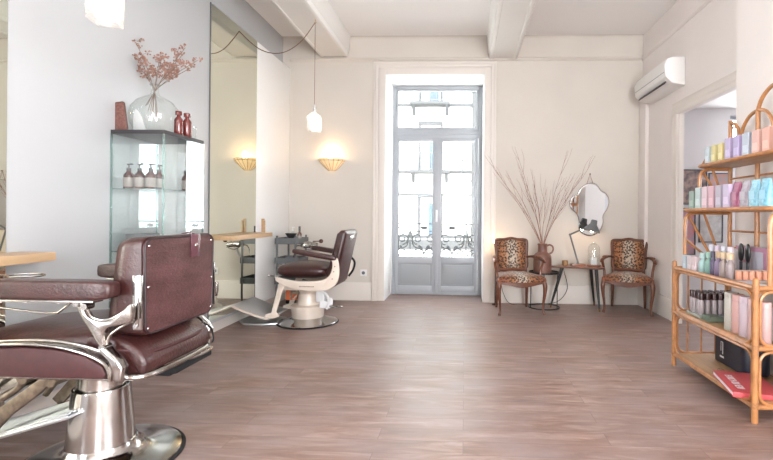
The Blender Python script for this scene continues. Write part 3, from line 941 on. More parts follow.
# woven tray, rolled print and bottles on the cabinet
t = thing('woven_tray', 'reddish woven tray standing upright at the left end of the cabinet top', 'tray', (cw.x - 0.140, cw.y - 0.175, tz))
b = MB(); b.prism(rrect(0.085, 0.185, 0.012, 4, 0, 0.0925), -0.012, 0.0, 'xz', bev=0.003); b.move(Matrix.Rotation(R(-8), 4, 'Y'))
b.build('weave', mat('woven reddish straw', (0.22, 0.10, 0.08), 0.7, col2=(0.12, 0.05, 0.04), scale=120, bump=0.6, bscale=160), t)
b = MB(); b.tube([(p[0], -0.006, p[1]) for p in rrect(0.085, 0.185, 0.012, 4, 0, 0.0925)], 0.006, 8, cyc=True); b.move(Matrix.Rotation(R(-8), 4, 'Y'))
b.build('rim', mat('dark straw rim', (0.10, 0.05, 0.04), 0.6), t)
b = MB(); b.prism(cr2([(-0.045, 0.0), (0.035, 0.0), (0.02, 0.07), (-0.005, 0.13), (-0.04, 0.15)], 6), 0, 0.003, 'xz'); o = tag(b.build('curled_card', M['paper_white']), 'curled white card leaning behind the woven tray on the cabinet', 'card'); o.location = (cw.x - 0.065, cw.y - 0.11, tz + 0.001)
for (x, y, r_, h, m_, cm, lab, grp) in ((0.125, 0.005, 0.028, 0.170, M['red_amber'], M['red_amber'], 'red-amber bottle on the cabinet top, just right of the vase', 'red bottles on the cabinet'),
                                  (0.138, 0.080, 0.030, 0.172, M['red_amber'], M['red_amber'], 'rightmost red-amber bottle on the cabinet top', 'red bottles on the cabinet')):
    bottle('amber_bottle', lab, grp, (cw.x + x, cw.y + y, tz), r_, h, m_, cm, None, False, capr=0.75)
b = MB(); b.lathe([(0.014, 0), (0.016, 0.003), (0.016, 0.07), (0.018, 0.075), (0.018, 0.09), (0.0, 0.092)], (0, 0, 0), 16)
o = tag(b.build('small_jar', M['clear']), 'little clear glass vial at the right end of the cabinet top', 'jar'); o.location = (cw.x + 0.145, cw.y + 0.150, tz)
t = thing('lidded_jar', 'round clear jar with dark red contents right behind the vase', 'jar', (cw.x + 0.05, cw.y + 0.175, tz))
b = MB(); b.lathe([(0.030, 0), (0.035, 0.005), (0.036, 0.09), (0.026, 0.115), (0.026, 0.125)], (0, 0, 0), 20); b.build('jar_glass', M['clear'], t)
b = MB(); b.lathe([(0.0, 0.004), (0.030, 0.006), (0.031, 0.07), (0.0, 0.072)], (0, 0, 0), 18); b.build('contents', M['red_amber'], t)

# ================================================================ CONSOLE SHELVES under the mirrors
for (y0, y1, lab) in ((4.075, 4.905, 'pale wooden console shelf fixed to the far mirror beside the far barber chair'), (1.33, 2.267, 'pale wooden console shelf at the left edge, under the nearer mirror')):
    b = MB(); b.bb(XL + 0.009, -2.103, y0, y1, 0.868, 0.912, 0.004)
    o = tag(b.build('console_shelf', M['light_wood']), lab, 'shelf')
t = thing('metal_hoop', 'thin chrome ring holder on the near console bracket at the left edge', 'holder', (-1.95, 1.95, 0.835))
b = MB(); b.tube([(0.075 * math.cos(2 * PI * k / 24), 0.055 * math.sin(2 * PI * k / 24), 0) for k in range(24)], 0.004, 6, cyc=True); b.tube([(-0.075, 0, 0), (-0.34, 0, 0.004)], 0.004, 6); b.build('ring', M['chrome'], t)

# ================================================================ SALON TROLLEY (far)
t = thing('salon_trolley', 'dark grey three-tier salon trolley beyond the far barber chair by the left wall', 'trolley', (-2.085, 5.42, 0))
for z in (0.29, 0.53, 0.76):
    b = MB()
    o_ = rrect(0.30, 0.34, 0.03, 4); i_ = rrect(0.29, 0.33, 0.026, 4); n = len(o_)
    vs = [(p[0], p[1], z) for p in o_] + [(p[0], p[1], z + 0.07) for p in o_] + [(p[0], p[1], z + 0.07) for p in i_] + [(p[0], p[1], z + 0.006) for p in i_]
    fs = []
    for q in range(3):
        fs += [(q * n + k, q * n + (k + 1) % n, (q + 1) * n + (k + 1) % n, (q + 1) * n + k) for k in range(n)]
    fs += [tuple(range(n - 1, -1, -1)), tuple(3 * n + k for k in range(n))]
    b.add(vs, fs); b.build('tray', M['dark_grey'], t)
b = MB()
for x in (-0.11, 0.11):
    for y in (-0.175, 0.175):
        b.bb(x - 0.011, x + 0.011, y - 0.006, y + 0.006, 0.07, 0.86, 0.003)
b.build('upright', M['dark_grey'], t)
for x in (-0.11, 0.11):
    for y in (-0.16, 0.16):
        b = MB(); b.cyl((x - 0.012, y, 0.032), (x + 0.012, y, 0.032), 0.032); b.cyl((x, y, 0.05), (x, y, 0.09), 0.008); b.build('castor', M['black_rubber'], t)
T = Vector((-2.085, 5.42, 0.766))
bl = thing('tint_bowl', 'black mixing bowl with a clear rim on the trolley top', 'bowl', tuple(T + Vector((0.02, -0.08, 0.06))))
b = MB(); b.lathe([(0.02, 0), (0.035, 0.004), (0.062, 0.045), (0.068, 0.06), (0.060, 0.055), (0.03, 0.012), (0, 0.01)], (0, 0, 0), 24); b.build('bowl', M['black_plastic'], bl)
b = MB(); b.lathe([(0.025, -0.06), (0.03, -0.02), (0.02, 0.0)], (0, 0, 0), 16); b.build('foot', M['black_plastic'], bl)
bottle('dropper_bottle', 'small dark bottle with an upright nozzle on the trolley', None, tuple(T + Vector((0.07, 0.06, 0))), 0.026, 0.20, M['amber'], M['black_plastic'], M['cream_label'], False, capr=0.5, caph=0.3)
bottle('spray_bottle', 'clear spray bottle with a pale label at the back of the trolley', None, tuple(T + Vector((-0.03, 0.10, 0))), 0.028, 0.19, M['clear'], M['paper_white'], M['cream_label'], True)
b = MB(); b.box((0, 0, 0.075), (0.035, 0.012, 0.15), 0.004); b.box((0.02, -0.012, 0.065), (0.02, 0.012, 0.13), 0.003)
o = tag(b.build('wooden_comb_box', M['light_wood']), 'upright wooden comb holder standing on the end of the far console shelf', 'comb holder'); o.location = (-2.19, 4.86, 0.9125)
# chrome hair dryer on the trolley side arm
t = thing('hair_dryer', 'chrome hair dryer in a wire holder on the right side of the trolley', 'hair dryer', (-1.87, 5.36, 0.74))
b = MB()
b.tube(cr([(-0.07, 0, 0.0), (-0.03, -0.02, 0.01), (0.05, -0.02, 0.01), (0.12, -0.02, 0.0)]), [0.024] * 8 + [0.040] * 8 + [0.036] * 8 + [0.030], 16); b.build('barrel', M['chrome'], t)
b = MB(); b.tube(cr([(0.0, -0.02, 0.0), (0.01, -0.01, -0.06), (-0.01, 0.0, -0.13)]), 0.015, 10); b.build('handle', M['alu'], t)
b = MB(); b.tube([(0.03 + 0.05 * math.cos(2 * PI * k / 20), -0.02, 0.01 + 0.05 * math.sin(2 * PI * k / 20)) for k in range(20)], 0.003, 6, cyc=True); b.tube(cr([(-0.02, 0, 0.01), (-0.06, 0.02, -0.04), (-0.08, 0.03, -0.06)]), 0.004, 6); b.build('holder', M['alu'], t)
b = MB(); b.pillow((0.16, 0.0, 0.055), (0.05, 0.05, 0.05), 0.9, 0.9, 14, 8); b.tube([(0.14, 0, 0.055), (0.06, 0, 0.05)], 0.006, 8); b.build('round_brush', M['amber'], t)
b = MB(); b.tube(cr([(-0.16, -0.02, -0.14), (-0.14, -0.03, -0.03), (-0.09, -0.03, 0.0), (0.03, -0.03, -0.05), (0.13, -0.02, -0.03)]), 0.006, 8); b.build('hook_arm', M['chrome'], t)

# ================================================================ NEAR BARBER CHAIR (faces the left wall)
t = thing('barber_chair', 'large chrome and oxblood leather barber chair seen from behind, nearest the camera', 'barber chair', (-1.60, 2.0, 0))
CXo = -0.035
b = MB(); b.lathe([(0.0, 0.0), (0.322, 0.0), (0.328, 0.004), (0.328, 0.010), (0.318, 0.014)], (CXo + 0.005, 0, 0), 56); b.build('rubber_ring', M['black_rubber'], t)
b = MB(); b.lathe([(0.315, 0.010), (0.310, 0.020), (0.27, 0.028), (0.235, 0.031), (0.19, 0.040), (0.160, 0.050), (0.143, 0.066), (0.133, 0.090)], (CXo + 0.005, 0, 0), 56); b.build('base_disc', M['chrome'], t)
b = MB(); b.lathe([(0.133, 0.080), (0.129, 0.10), (0.110, 0.325), (0.108, 0.335), (0.101, 0.335), (0.098, 0.325)], (CXo, 0, 0), 48)
b.move(Matrix.Translation((0, 0, 0)))
b.build('pedestal_sleeve', M['chrome'], t)
b = MB(); b.lathe([(0.090, 0.30), (0.088, 0.42), (0.11, 0.44), (0.11, 0.455), (0, 0.455)], (CXo, 0, 0), 40); b.build('inner_column', M['chrome_old'], t)
b = MB(); b.bb(-0.24, 0.20, -0.20, 0.20, 0.452, 0.478, 0.006)
b.build('seat_frame', M['bronze'], t)
# seat
def pad(mb, out, z0, z1, bev, dome, M_=None):
    pass
b = MB()
b.pillow((-0.13, 0, 0.557), (0.80, 0.52, 0.20), 0.75, 0.40, 56, 24)
b.v = [(x, y, z + (x + 0.13) * 0.09 if z > 0.55 else z) for x, y, z in b.v]
b.build('seat_cushion', M['leather'], t)
# rear roll of the seat with its chrome rim
b = MB()
out = cr2([(0.12, 0.475), (0.31, 0.47), (0.345, 0.50), (0.335, 0.55), (0.28, 0.60), (0.20, 0.63), (0.10, 0.62)], 5)
b.prism(out, -0.255, 0.215, 'xz', bev=0.02, seg=3)
b.build('seat_roll', M['leather'], t)
b = MB(); b.tube(cr([(0.13, -0.262, 0.545), (0.25, -0.262, 0.575), (0.325, -0.2, 0.555), (0.338, 0.0, 0.548), (0.325, 0.16, 0.552), (0.25, 0.22, 0.57)], 8), 0.007, 8)
b.build('piping', M['leather_side'], t)
b = MB()
b.tube(cr([(0.28, -0.275, 0.475), (0.335, -0.24, 0.470), (0.350, -0.1, 0.466), (0.350, 0.10, 0.466), (0.34, 0.19, 0.472), (0.30, 0.235, 0.485), (0.2, 0.245, 0.50)], 8), 0.012, 10)
b.build('chrome_rim', M['chrome_old'], t)
b = MB(); b.box((0.335, 0.06, 0.434), (0.045, 0.28, 0.026), 0.006); b.box((0.30, -0.06, 0.430), (0.07, 0.05, 0.034), 0.006); b.build('rear_bumper', M['black_rubber'], t)
b = MB(); b.tube(cr([(0.338, -0.03, 0.46), (0.352, 0.1, 0.452), (0.348, 0.21, 0.452)]), 0.010, 8); b.build('bumper_trim', M['chrome'], t)
b = MB(); b.tube(cr([(0.315, 0.185, 0.585), (0.345, 0.212, 0.55), (0.352, 0.222, 0.50), (0.35, 0.215, 0.475)]), 0.004, 6); b.build('black_strap', M['black_rubber'], t)
# upholstered side panels and chrome arches
for sy in (-1, 1):
    y0, y1 = (-0.325, -0.27) if sy < 0 else (0.27, 0.325)
    b = MB()
    out = [(-0.62, 0.483), (0.235, 0.483), (0.243, 0.503), (0.225, 0.535), (0.16, 0.57), (0.05, 0.592), (-0.08, 0.60), (-0.25, 0.592), (-0.42, 0.575), (-0.58, 0.545), (-0.63, 0.51)]
    b.prism(out, y0, y1, 'xz', bev=0.008, seg=3); b.build('side_panel', M['leather_side'], t)
    b = MB()
    for yy in (y0, y1):
        b.tube(cr([(-0.64, yy, 0.476), (-0.655, yy, 0.50), (-0.60, yy, 0.55), (-0.42, yy, 0.585), (-0.25, yy, 0.604), (-0.08, yy, 0.612), (0.05, yy, 0.604), (0.16, yy, 0.580), (0.235, yy, 0.545), (0.258, yy, 0.505), (0.258, yy, 0.476)], 6), 0.006, 8)
    b.tube([(-0.64, (y0 + y1) / 2, 0.476), (0.27, (y0 + y1) / 2, 0.476)], 0.007, 8)
    o_ = cr([(-0.25, 0, 0.600), (-0.08, 0, 0.608), (0.05, 0, 0.601), (0.16, 0, 0.577), (0.235, 0, 0.545), (0.254, 0, 0.505), (0.254, 0, 0.478)], 6)
    vs = [(p.x, yy, p.z) for p in o_ for yy in (y0, y1)]
    b.add(vs, [(2 * i, 2 * i + 1, 2 * i + 3, 2 * i + 2) for i in range(len(o_) - 1)])
    b.build('chrome_frame', M['chrome_old'], t)
    b = MB(); b.prism([(0.245, 0.474), (0.296, 0.474), (0.302, 0.525), (0.280, 0.562), (0.248, 0.588), (0.228, 0.606), (0.206, 0.600), (0.214, 0.580), (0.245, 0.548)], y0 + 0.004, y1 - 0.004, 'xz', bev=0.010, seg=3); b.build('corner_casting', M['chrome'], t)
    # arm bracket: scroll from the corner casting to the armrest, with a branch to the back
    yb = (y0 + y1) / 2
    b = MB()
    br_ = cr2([(0.112, 0.770), (0.138, 0.772), (0.146, 0.742), (0.168, 0.712), (0.214, 0.700), (0.265, 0.714), (0.300, 0.745), (0.330, 0.768), (0.330, 0.705), (0.300, 0.692), (0.262, 0.683), (0.234, 0.672), (0.222, 0.645), (0.228, 0.606), (0.212, 0.600), (0.190, 0.628), (0.166, 0.668), (0.134, 0.715)], 4)
    b.prism(br_, yb - 0.014, yb + 0.010, 'xz', bev=0.006, seg=2)
    b.tube(cr([(0.142, yb, 0.776), (0.150, yb, 0.742), (0.174, yb, 0.710), (0.230, yb, 0.704), (0.285, yb, 0.730), (0.325, yb, 0.763)], 6), 0.006, 8)
    b.tube(cr([(0.115, yb, 0.770), (0.134, yb, 0.715), (0.166, yb, 0.666), (0.192, yb, 0.625), (0.220, yb, 0.600)], 6), 0.006, 8)
    b.tube(cr([(0.225, yb, 0.60), (0.236, yb, 0.640), (0.262, yb, 0.664), (0.300, yb, 0.688), (0.33, yb, 0.700)], 6), 0.005, 8)
    for (x, z) in ((0.118, 0.768), (0.222, 0.600), (0.150, 0.757)):
        b.cyl((x, yb - 0.022, z), (x, yb + 0.018, z), 0.013, n=14)
    b.build('arm_bracket', M['chrome_old'], t)
    # armrest
    b = MB()
    b.pillow((-0.015, yb - 0.005 * sy, 0.818), (0.54, 0.085, 0.076), 0.35, 0.30, 48, 16)
    b.build('armrest', M['leather'], t)
    b = MB(); b.bb(-0.24, 0.19, yb - 0.025, yb + 0.025, 0.772, 0.780, 0.002)
    for x in (-0.2, -0.1, 0.03): b.cyl((x, yb, 0.765), (x, yb, 0.775), 0.007, n=10)
    b.build('armrest_plate', M['chrome_old'], t)
    b = MB(); b.tube([(-0.27, yb, 0.747), (-0.18, yb, 0.742), (-0.02, yb, 0.726), (0.03, yb, 0.728), (0.085, yb, 0.770), (0.12, yb, 0.768)], 0.0045, 8); b.build('adjuster_rod', M['chrome_old'], t)
# backrest
b = MB()
bs = rrect(0.485, 0.395, 0.042, 6, 0.0, 0.822)
n = len(bs)
# section: deep at the bottom, shallower at the top; front face domed
vs, fs = [], []
layers = [(0.325, 1.0), (0.300, 1.008), (0.235, 1.0), (0.195, 0.95), (0.175, 0.82)]
for li, (x, s_) in enumerate(layers):
    for (y, z) in bs:
        zz = 0.80 + (z - 0.80) * s_
        yy = y * s_
        wd = 1.0 + 0.04 * (zz - 0.58) / 0.43
        if li > 1:
            x_ = x - 0.02 * (1 - (zz - 0.58) / 0.43) * 1.2 + (0.030 * max(0, (zz - 0.8)) / 0.2)
        else:
            x_ = x
        vs.append((x_, yy * wd, zz))
for li in range(len(layers) - 1):
    for k in range(n):
        fs.append((li * n + k, li * n + (k + 1) % n, (li + 1) * n + (k + 1) % n, (li + 1) * n + k))
fs.append(tuple(range(n - 1, -1, -1))); fs.append(tuple((len(layers) - 1) * n + k for k in range(n)))
b.add(vs, fs)
b.build('backrest', M['leather'], t, sharp=50)
b = MB()
vs = [(0.3255 , y * (1.0 + 0.04 * (z - 0.58) / 0.43) * 0.97, 0.80 + (z - 0.80) * 0.97) for (y, z) in bs] + [(0.335, y * (1.0 + 0.04 * (z - 0.58) / 0.43) * 0.95, 0.80 + (z - 0.80) * 0.955) for (y, z) in bs]
fs = [(k, (k + 1) % n, n + (k + 1) % n, n + k) for k in range(n)] + [tuple(n + k for k in range(n)), tuple(range(n - 1, -1, -1))]
b.add(vs, fs)
bp_ = b.build('back_cover', M['leather_back'], t, sharp=50)
b = MB()
ed = [(0.334, y * (1.0 + 0.04 * (z - 0.58) / 0.43) * 0.965, 0.80 + (z - 0.80) * 0.965) for (y, z) in bs]
b.tube(ed, 0.0045, 6, cyc=True); b.build('edge_piping', mat('black leather piping', (0.02, 0.008, 0.01), 0.5), bp_)
for (y, z) in ((-0.222, 0.985), (0.222, 0.985), (-0.225, 0.82), (-0.225, 0.655), (0.228, 0.80), (0.222, 0.655)):
    b = MB(); b.pillow((0.337, y, z), (0.008, 0.012, 0.012), 1, 1, 12, 8); b.build('stud', M['chrome'], bp_)
b = MB(); b.bb(0.336, 0.340, 0.055, 0.125, 0.915, 1.02, 0.002); b.tube([(0.338, 0.09, 1.017), (0.31, 0.09, 1.028), (0.27, 0.09, 1.02)], [0.003, 0.003, 0.003], 6)
sp_ = b.build('headrest_strap', mat('shiny dark leather strap', (0.095, 0.035, 0.045), 0.22, coat=0.4), bp_)
b = MB(); b.pillow((0.342, 0.088, 0.968), (0.010, 0.020, 0.020), 1, 1, 14, 8); b.build('press_stud', M['chrome'], bp_)
for sy in (-1, 1):
    b = MB(); b.box((0.318, sy * 0.258, 0.765), (0.038, 0.012, 0.215), 0.005); b.box((0.318, sy * 0.266, 0.765), (0.018, 0.008, 0.19), 0.003)
    for z in (0.675, 0.855): b.cyl((0.318, sy * 0.26, z), (0.318, sy * 0.273, z), 0.008, n=12)
    b.build('back_bracket', M['chrome'], t)
# footrest and its linkage, under the front of the seat
b = MB()
tl = R(-17)
fr = []
for k in range(12):
    b.box((-0.36, -0.152 + 0.0275 * k, 0.012), (0.62, 0.018, 0.010), 0.003)
b.box((-0.36, 0, 0.0), (0.64, 0.34, 0.014), 0.004)
b.move(Matrix.Translation((0, 0, 0.275)) @ Matrix.Rotation(-R(17), 4, 'Y') @ Matrix.Translation((0, 0, 0)))
b.build('footplate', M['alu'], t)
for sy in (-1, 1):
    b = MB()
    b.prism([(-0.06, 0.452), (-0.12, 0.452), (-0.33, 0.30), (-0.42, 0.20), (-0.38, 0.165), (-0.28, 0.27), (-0.16, 0.36)], sy * 0.17 - 0.011, sy * 0.17 + 0.011, 'xz', bev=0.005)
    b.tube(cr([(-0.22, sy * 0.17, 0.44), (-0.26, sy * 0.165, 0.38), (-0.38, sy * 0.16, 0.30), (-0.45, sy * 0.16, 0.22)]), 0.014, 8)
    b.tube([(-0.32, sy * 0.17, 0.45), (-0.50, sy * 0.165, 0.28)], 0.014, 8)
    for (x, z) in ((-0.22, 0.43), (-0.10, 0.42), (-0.38, 0.30)): b.cyl((x, sy * 0.17 - 0.022, z), (x, sy * 0.17 + 0.022, z), 0.024, n=16)
    b.build('footrest_arm', M['bronze'], t)
b = MB(); b.prism([(-0.02, 0.455), (-0.30, 0.455), (-0.62, 0.30), (-0.58, 0.27), (-0.30, 0.36)], -0.13, 0.13, 'xz', bev=0.006); b.build('calf_plate', M['chrome_old'], t)

# ================================================================ FAR BARBER CHAIR
t = thing('barber_chair', 'cream enamel barber chair with dark red leather, facing the far mirror', 'barber chair', (-1.61, 4.64, 0))
b = MB(); b.lathe([(0, 0), (0.305, 0), (0.312, 0.006), (0.305, 0.014)], (0, 0, 0), 56); b.build('rubber_ring', M['black_rubber'], t)
b = MB(); b.lathe([(0.303, 0.010), (0.297, 0.018), (0.24, 0.034), (0.19, 0.050), (0.165, 0.062)], (0, 0, 0), 56); b.build('base_disc', M['chrome'], t)
b = MB(); b.lathe([(0.150, 0.055), (0.158, 0.065), (0.170, 0.165), (0.172, 0.178), (0.162, 0.186), (0.118, 0.192)], (0, 0, 0), 40)
b.lathe([(0.115, 0.185), (0.100, 0.21), (0.098, 0.31), (0.125, 0.345), (0.16, 0.362), (0, 0.362)], (0, 0, 0), 40); b.build('pedestal', M['enamel'], t)
b = MB(); b.bb(-0.19, 0.26, -0.21, 0.21, 0.36, 0.40, 0.012); b.build('seat_frame', M['enamel'], t)
b = MB(); b.box((0.15, -0.05, 0.29), (0.09, 0.07, 0.13), 0.012); b.box((0.20, -0.06, 0.20), (0.11, 0.06, 0.075), 0.012); b.tube(cr([(0.17, -0.09, 0.34), (0.22, -0.09, 0.30), (0.245, -0.09, 0.22), (0.22, -0.09, 0.16)]), 0.014, 8); b.box((0.255, -0.08, 0.235), (0.05, 0.03, 0.07), 0.008)
lv = b.build('pump_mechanism', M['paper_white'], t)
b = MB(); b.tube([(0.23, -0.08, 0.185), (0.36, -0.10, 0.19)], 0.008, 8); b.pillow((0.37, -0.10, 0.19), (0.04, 0.022, 0.022), 1, 1); b.build('pump_lever', M['chrome'], lv)
b = MB(); b.tube(cr([(-0.08, -0.14, 0.35), (-0.12, -0.16, 0.31), (-0.10, -0.17, 0.27), (-0.06, -0.15, 0.30)]), 0.010, 8); b.box((-0.09, -0.12, 0.335), (0.07, 0.08, 0.05), 0.008); b.build('seat_latch', M['bronze'], t)
for sy in (-1, 1):
    y0, y1 = (-0.275, -0.240) if sy < 0 else (0.240, 0.275)
    b = MB()
    out = [(-0.225, 0.50), (-0.232, 0.470), (-0.20, 0.445), (-0.12, 0.405), (0.0, 0.378), (0.14, 0.366), (0.27, 0.378), (0.345, 0.415), (0.385, 0.48), (0.395, 0.57), (0.382, 0.66), (0.365, 0.692), (0.305, 0.700), (0.298, 0.685), (0.325, 0.655), (0.325, 0.59), (0.30, 0.525), (0.24, 0.480), (0.10, 0.462), (-0.05, 0.466), (-0.17, 0.488)]
    b.prism([(p[0], p[1]) for p in cr([(a, c, 0) for a, c in out], 3, True)], y0, y1, 'xz', bev=0.008, seg=2)
    sd = b.build('side_frame', M['enamel'], t)
    yo = y0 - 0.002 if sy < 0 else y1 + 0.002
    b = MB()
    for (x, z) in ((0.345, 0.56), (0.355, 0.61), (0.33, 0.49)): b.cyl((x, yo - 0.001, z), (x, yo + 0.001, z), 0.006, n=10)
    for k in range(12): b.box((0.01 + 0.0125 * k, yo, 0.412), (0.008, 0.002, 0.010), 0.0)
    b.build('embossed_name', M['bronze'], sd)
    yb = (y0 + y1) / 2
    b = MB(); b.pillow((0.0, 0, 0), (0.44, 0.075, 0.050), 0.40, 0.35, 36, 12)
    b.move(Matrix.Translation((0.150, yb, 0.722)) @ Matrix.Rotation(R(9.5), 4, 'Y')); b.build('armrest', M['leather'], t)
    b = MB(); b.tube([(-0.04, yb, 0.735), (0.33, yb, 0.675)], 0.010, 8); b.build('armrest_rail', M['chrome'], t)
    # footrest strut
    b = MB(); b.prism([(-0.205, 0.455), (-0.135, 0.425), (-0.175, 0.36), (-0.235, 0.155), (-0.205, 0.11), (-0.27, 0.085), (-0.355, 0.095), (-0.345, 0.125), (-0.285, 0.145), (-0.225, 0.385)], sy * 0.225 - 0.012, sy * 0.225 + 0.012, 'xz', bev=0.005); b.build('footrest_strut', M['enamel'], t)
b = MB(); b.pillow((-0.005, 0, 0.550), (0.54, 0.475, 0.175), 0.95, 0.45, 48, 20); b.build('seat_cushion', M['leather'], t)
# backrest (leans back a little)
b = MB()
prof = [(0.245, 0.54), (0.28, 0.44), (0.315, 0.405), (0.332, 0.405), (0.452, 0.935), (0.435, 0.958), (0.395, 0.960), (0.355, 0.925), (0.28, 0.62)]
b.prism([(p[0], p[1]) for p in prof], -0.235, 0.235, 'xz', bev=0.03, seg=4); b.build('backrest', M['leather'], t, sharp=50)
b = MB(); b.prism([(0.342, 0.425), (0.348, 0.425), (0.458, 0.925), (0.452, 0.925)], -0.215, 0.215, 'xz', bev=0.002)
bc = b.build('back_cover', M['leather_back'], t)
b = MB()
for z in (0.905, 0.87):
    b.tube([(0.342 + 0.22 * (z - 0.425) + 0.012, y, z + 0.008 * math.sin(y * 30)) for y in [-0.1 + 0.02 * k for k in range(11)]], 0.003, 6)
b.tube([(0.458, -0.1, 0.905), (0.450, -0.1, 0.87)], 0.003, 6); b.tube([(0.458, 0.1, 0.905), (0.450, 0.1, 0.87)], 0.003, 6)
b.box((0.454, 0.0, 0.888), (0.006, 0.19, 0.03), 0.001, rot=(0, R(12), 0))
b.build('headrest_bracket', M['chrome'], bc)
b = MB(); b.tube(cr([(0.385, 0.225, 0.66), (0.42, 0.245, 0.60), (0.405, 0.245, 0.52), (0.36, 0.235, 0.45)]), 0.012, 8); b.build('rear_grip', M['black_rubber'], t)
b = MB(); b.tube(cr([(-0.21, -0.23, 0.50), (-0.26, -0.24, 0.505), (-0.30, -0.24, 0.51)]), 0.006, 8); b.pillow((-0.31, -0.24, 0.51), (0.03, 0.03, 0.03), 1, 1, 12, 8); b.build('seat_knob', M['chrome'], t)
# footrest plate
b = MB()
out = [(-0.30, 0.095), (-0.36, 0.100), (-0.50, 0.140), (-0.62, 0.185), (-0.70, 0.222), (-0.735, 0.232), (-0.728, 0.212), (-0.69, 0.202), (-0.60, 0.162), (-0.48, 0.118), (-0.36, 0.080), (-0.30, 0.078)]
b.prism(out, -0.235, 0.235, 'xz', bev=0.003); fp = b.build('footplate', M['alu'], t)
b = MB(); b.box((-0.165, 0.02, 0.285), (0.10, 0.16, 0.10), 0.01); b.build('underseat_box', M['terracotta'], t)
b = MB()
for yy in (-0.238, 0.238):
    b.tube(cr([(-0.31, yy, 0.085), (-0.36, yy, 0.09), (-0.50, yy, 0.130), (-0.62, yy, 0.175), (-0.73, yy, 0.225)]), 0.011, 8)
b.build('edge_rim', M['enamel'], fp)
b = MB()
b.prism([(x * 1.0, y) for x, y in [(-0.26 + 0.0, -0.13), (-0.40, -0.20), (-0.60, -0.17), (-0.70, -0.05), (-0.70, 0.05), (-0.60, 0.17), (-0.40, 0.20), (-0.26, 0.13)]], 0.0, 0.020, 'xy', bev=0.006); b.build('base_tongue', M['alu'], t)

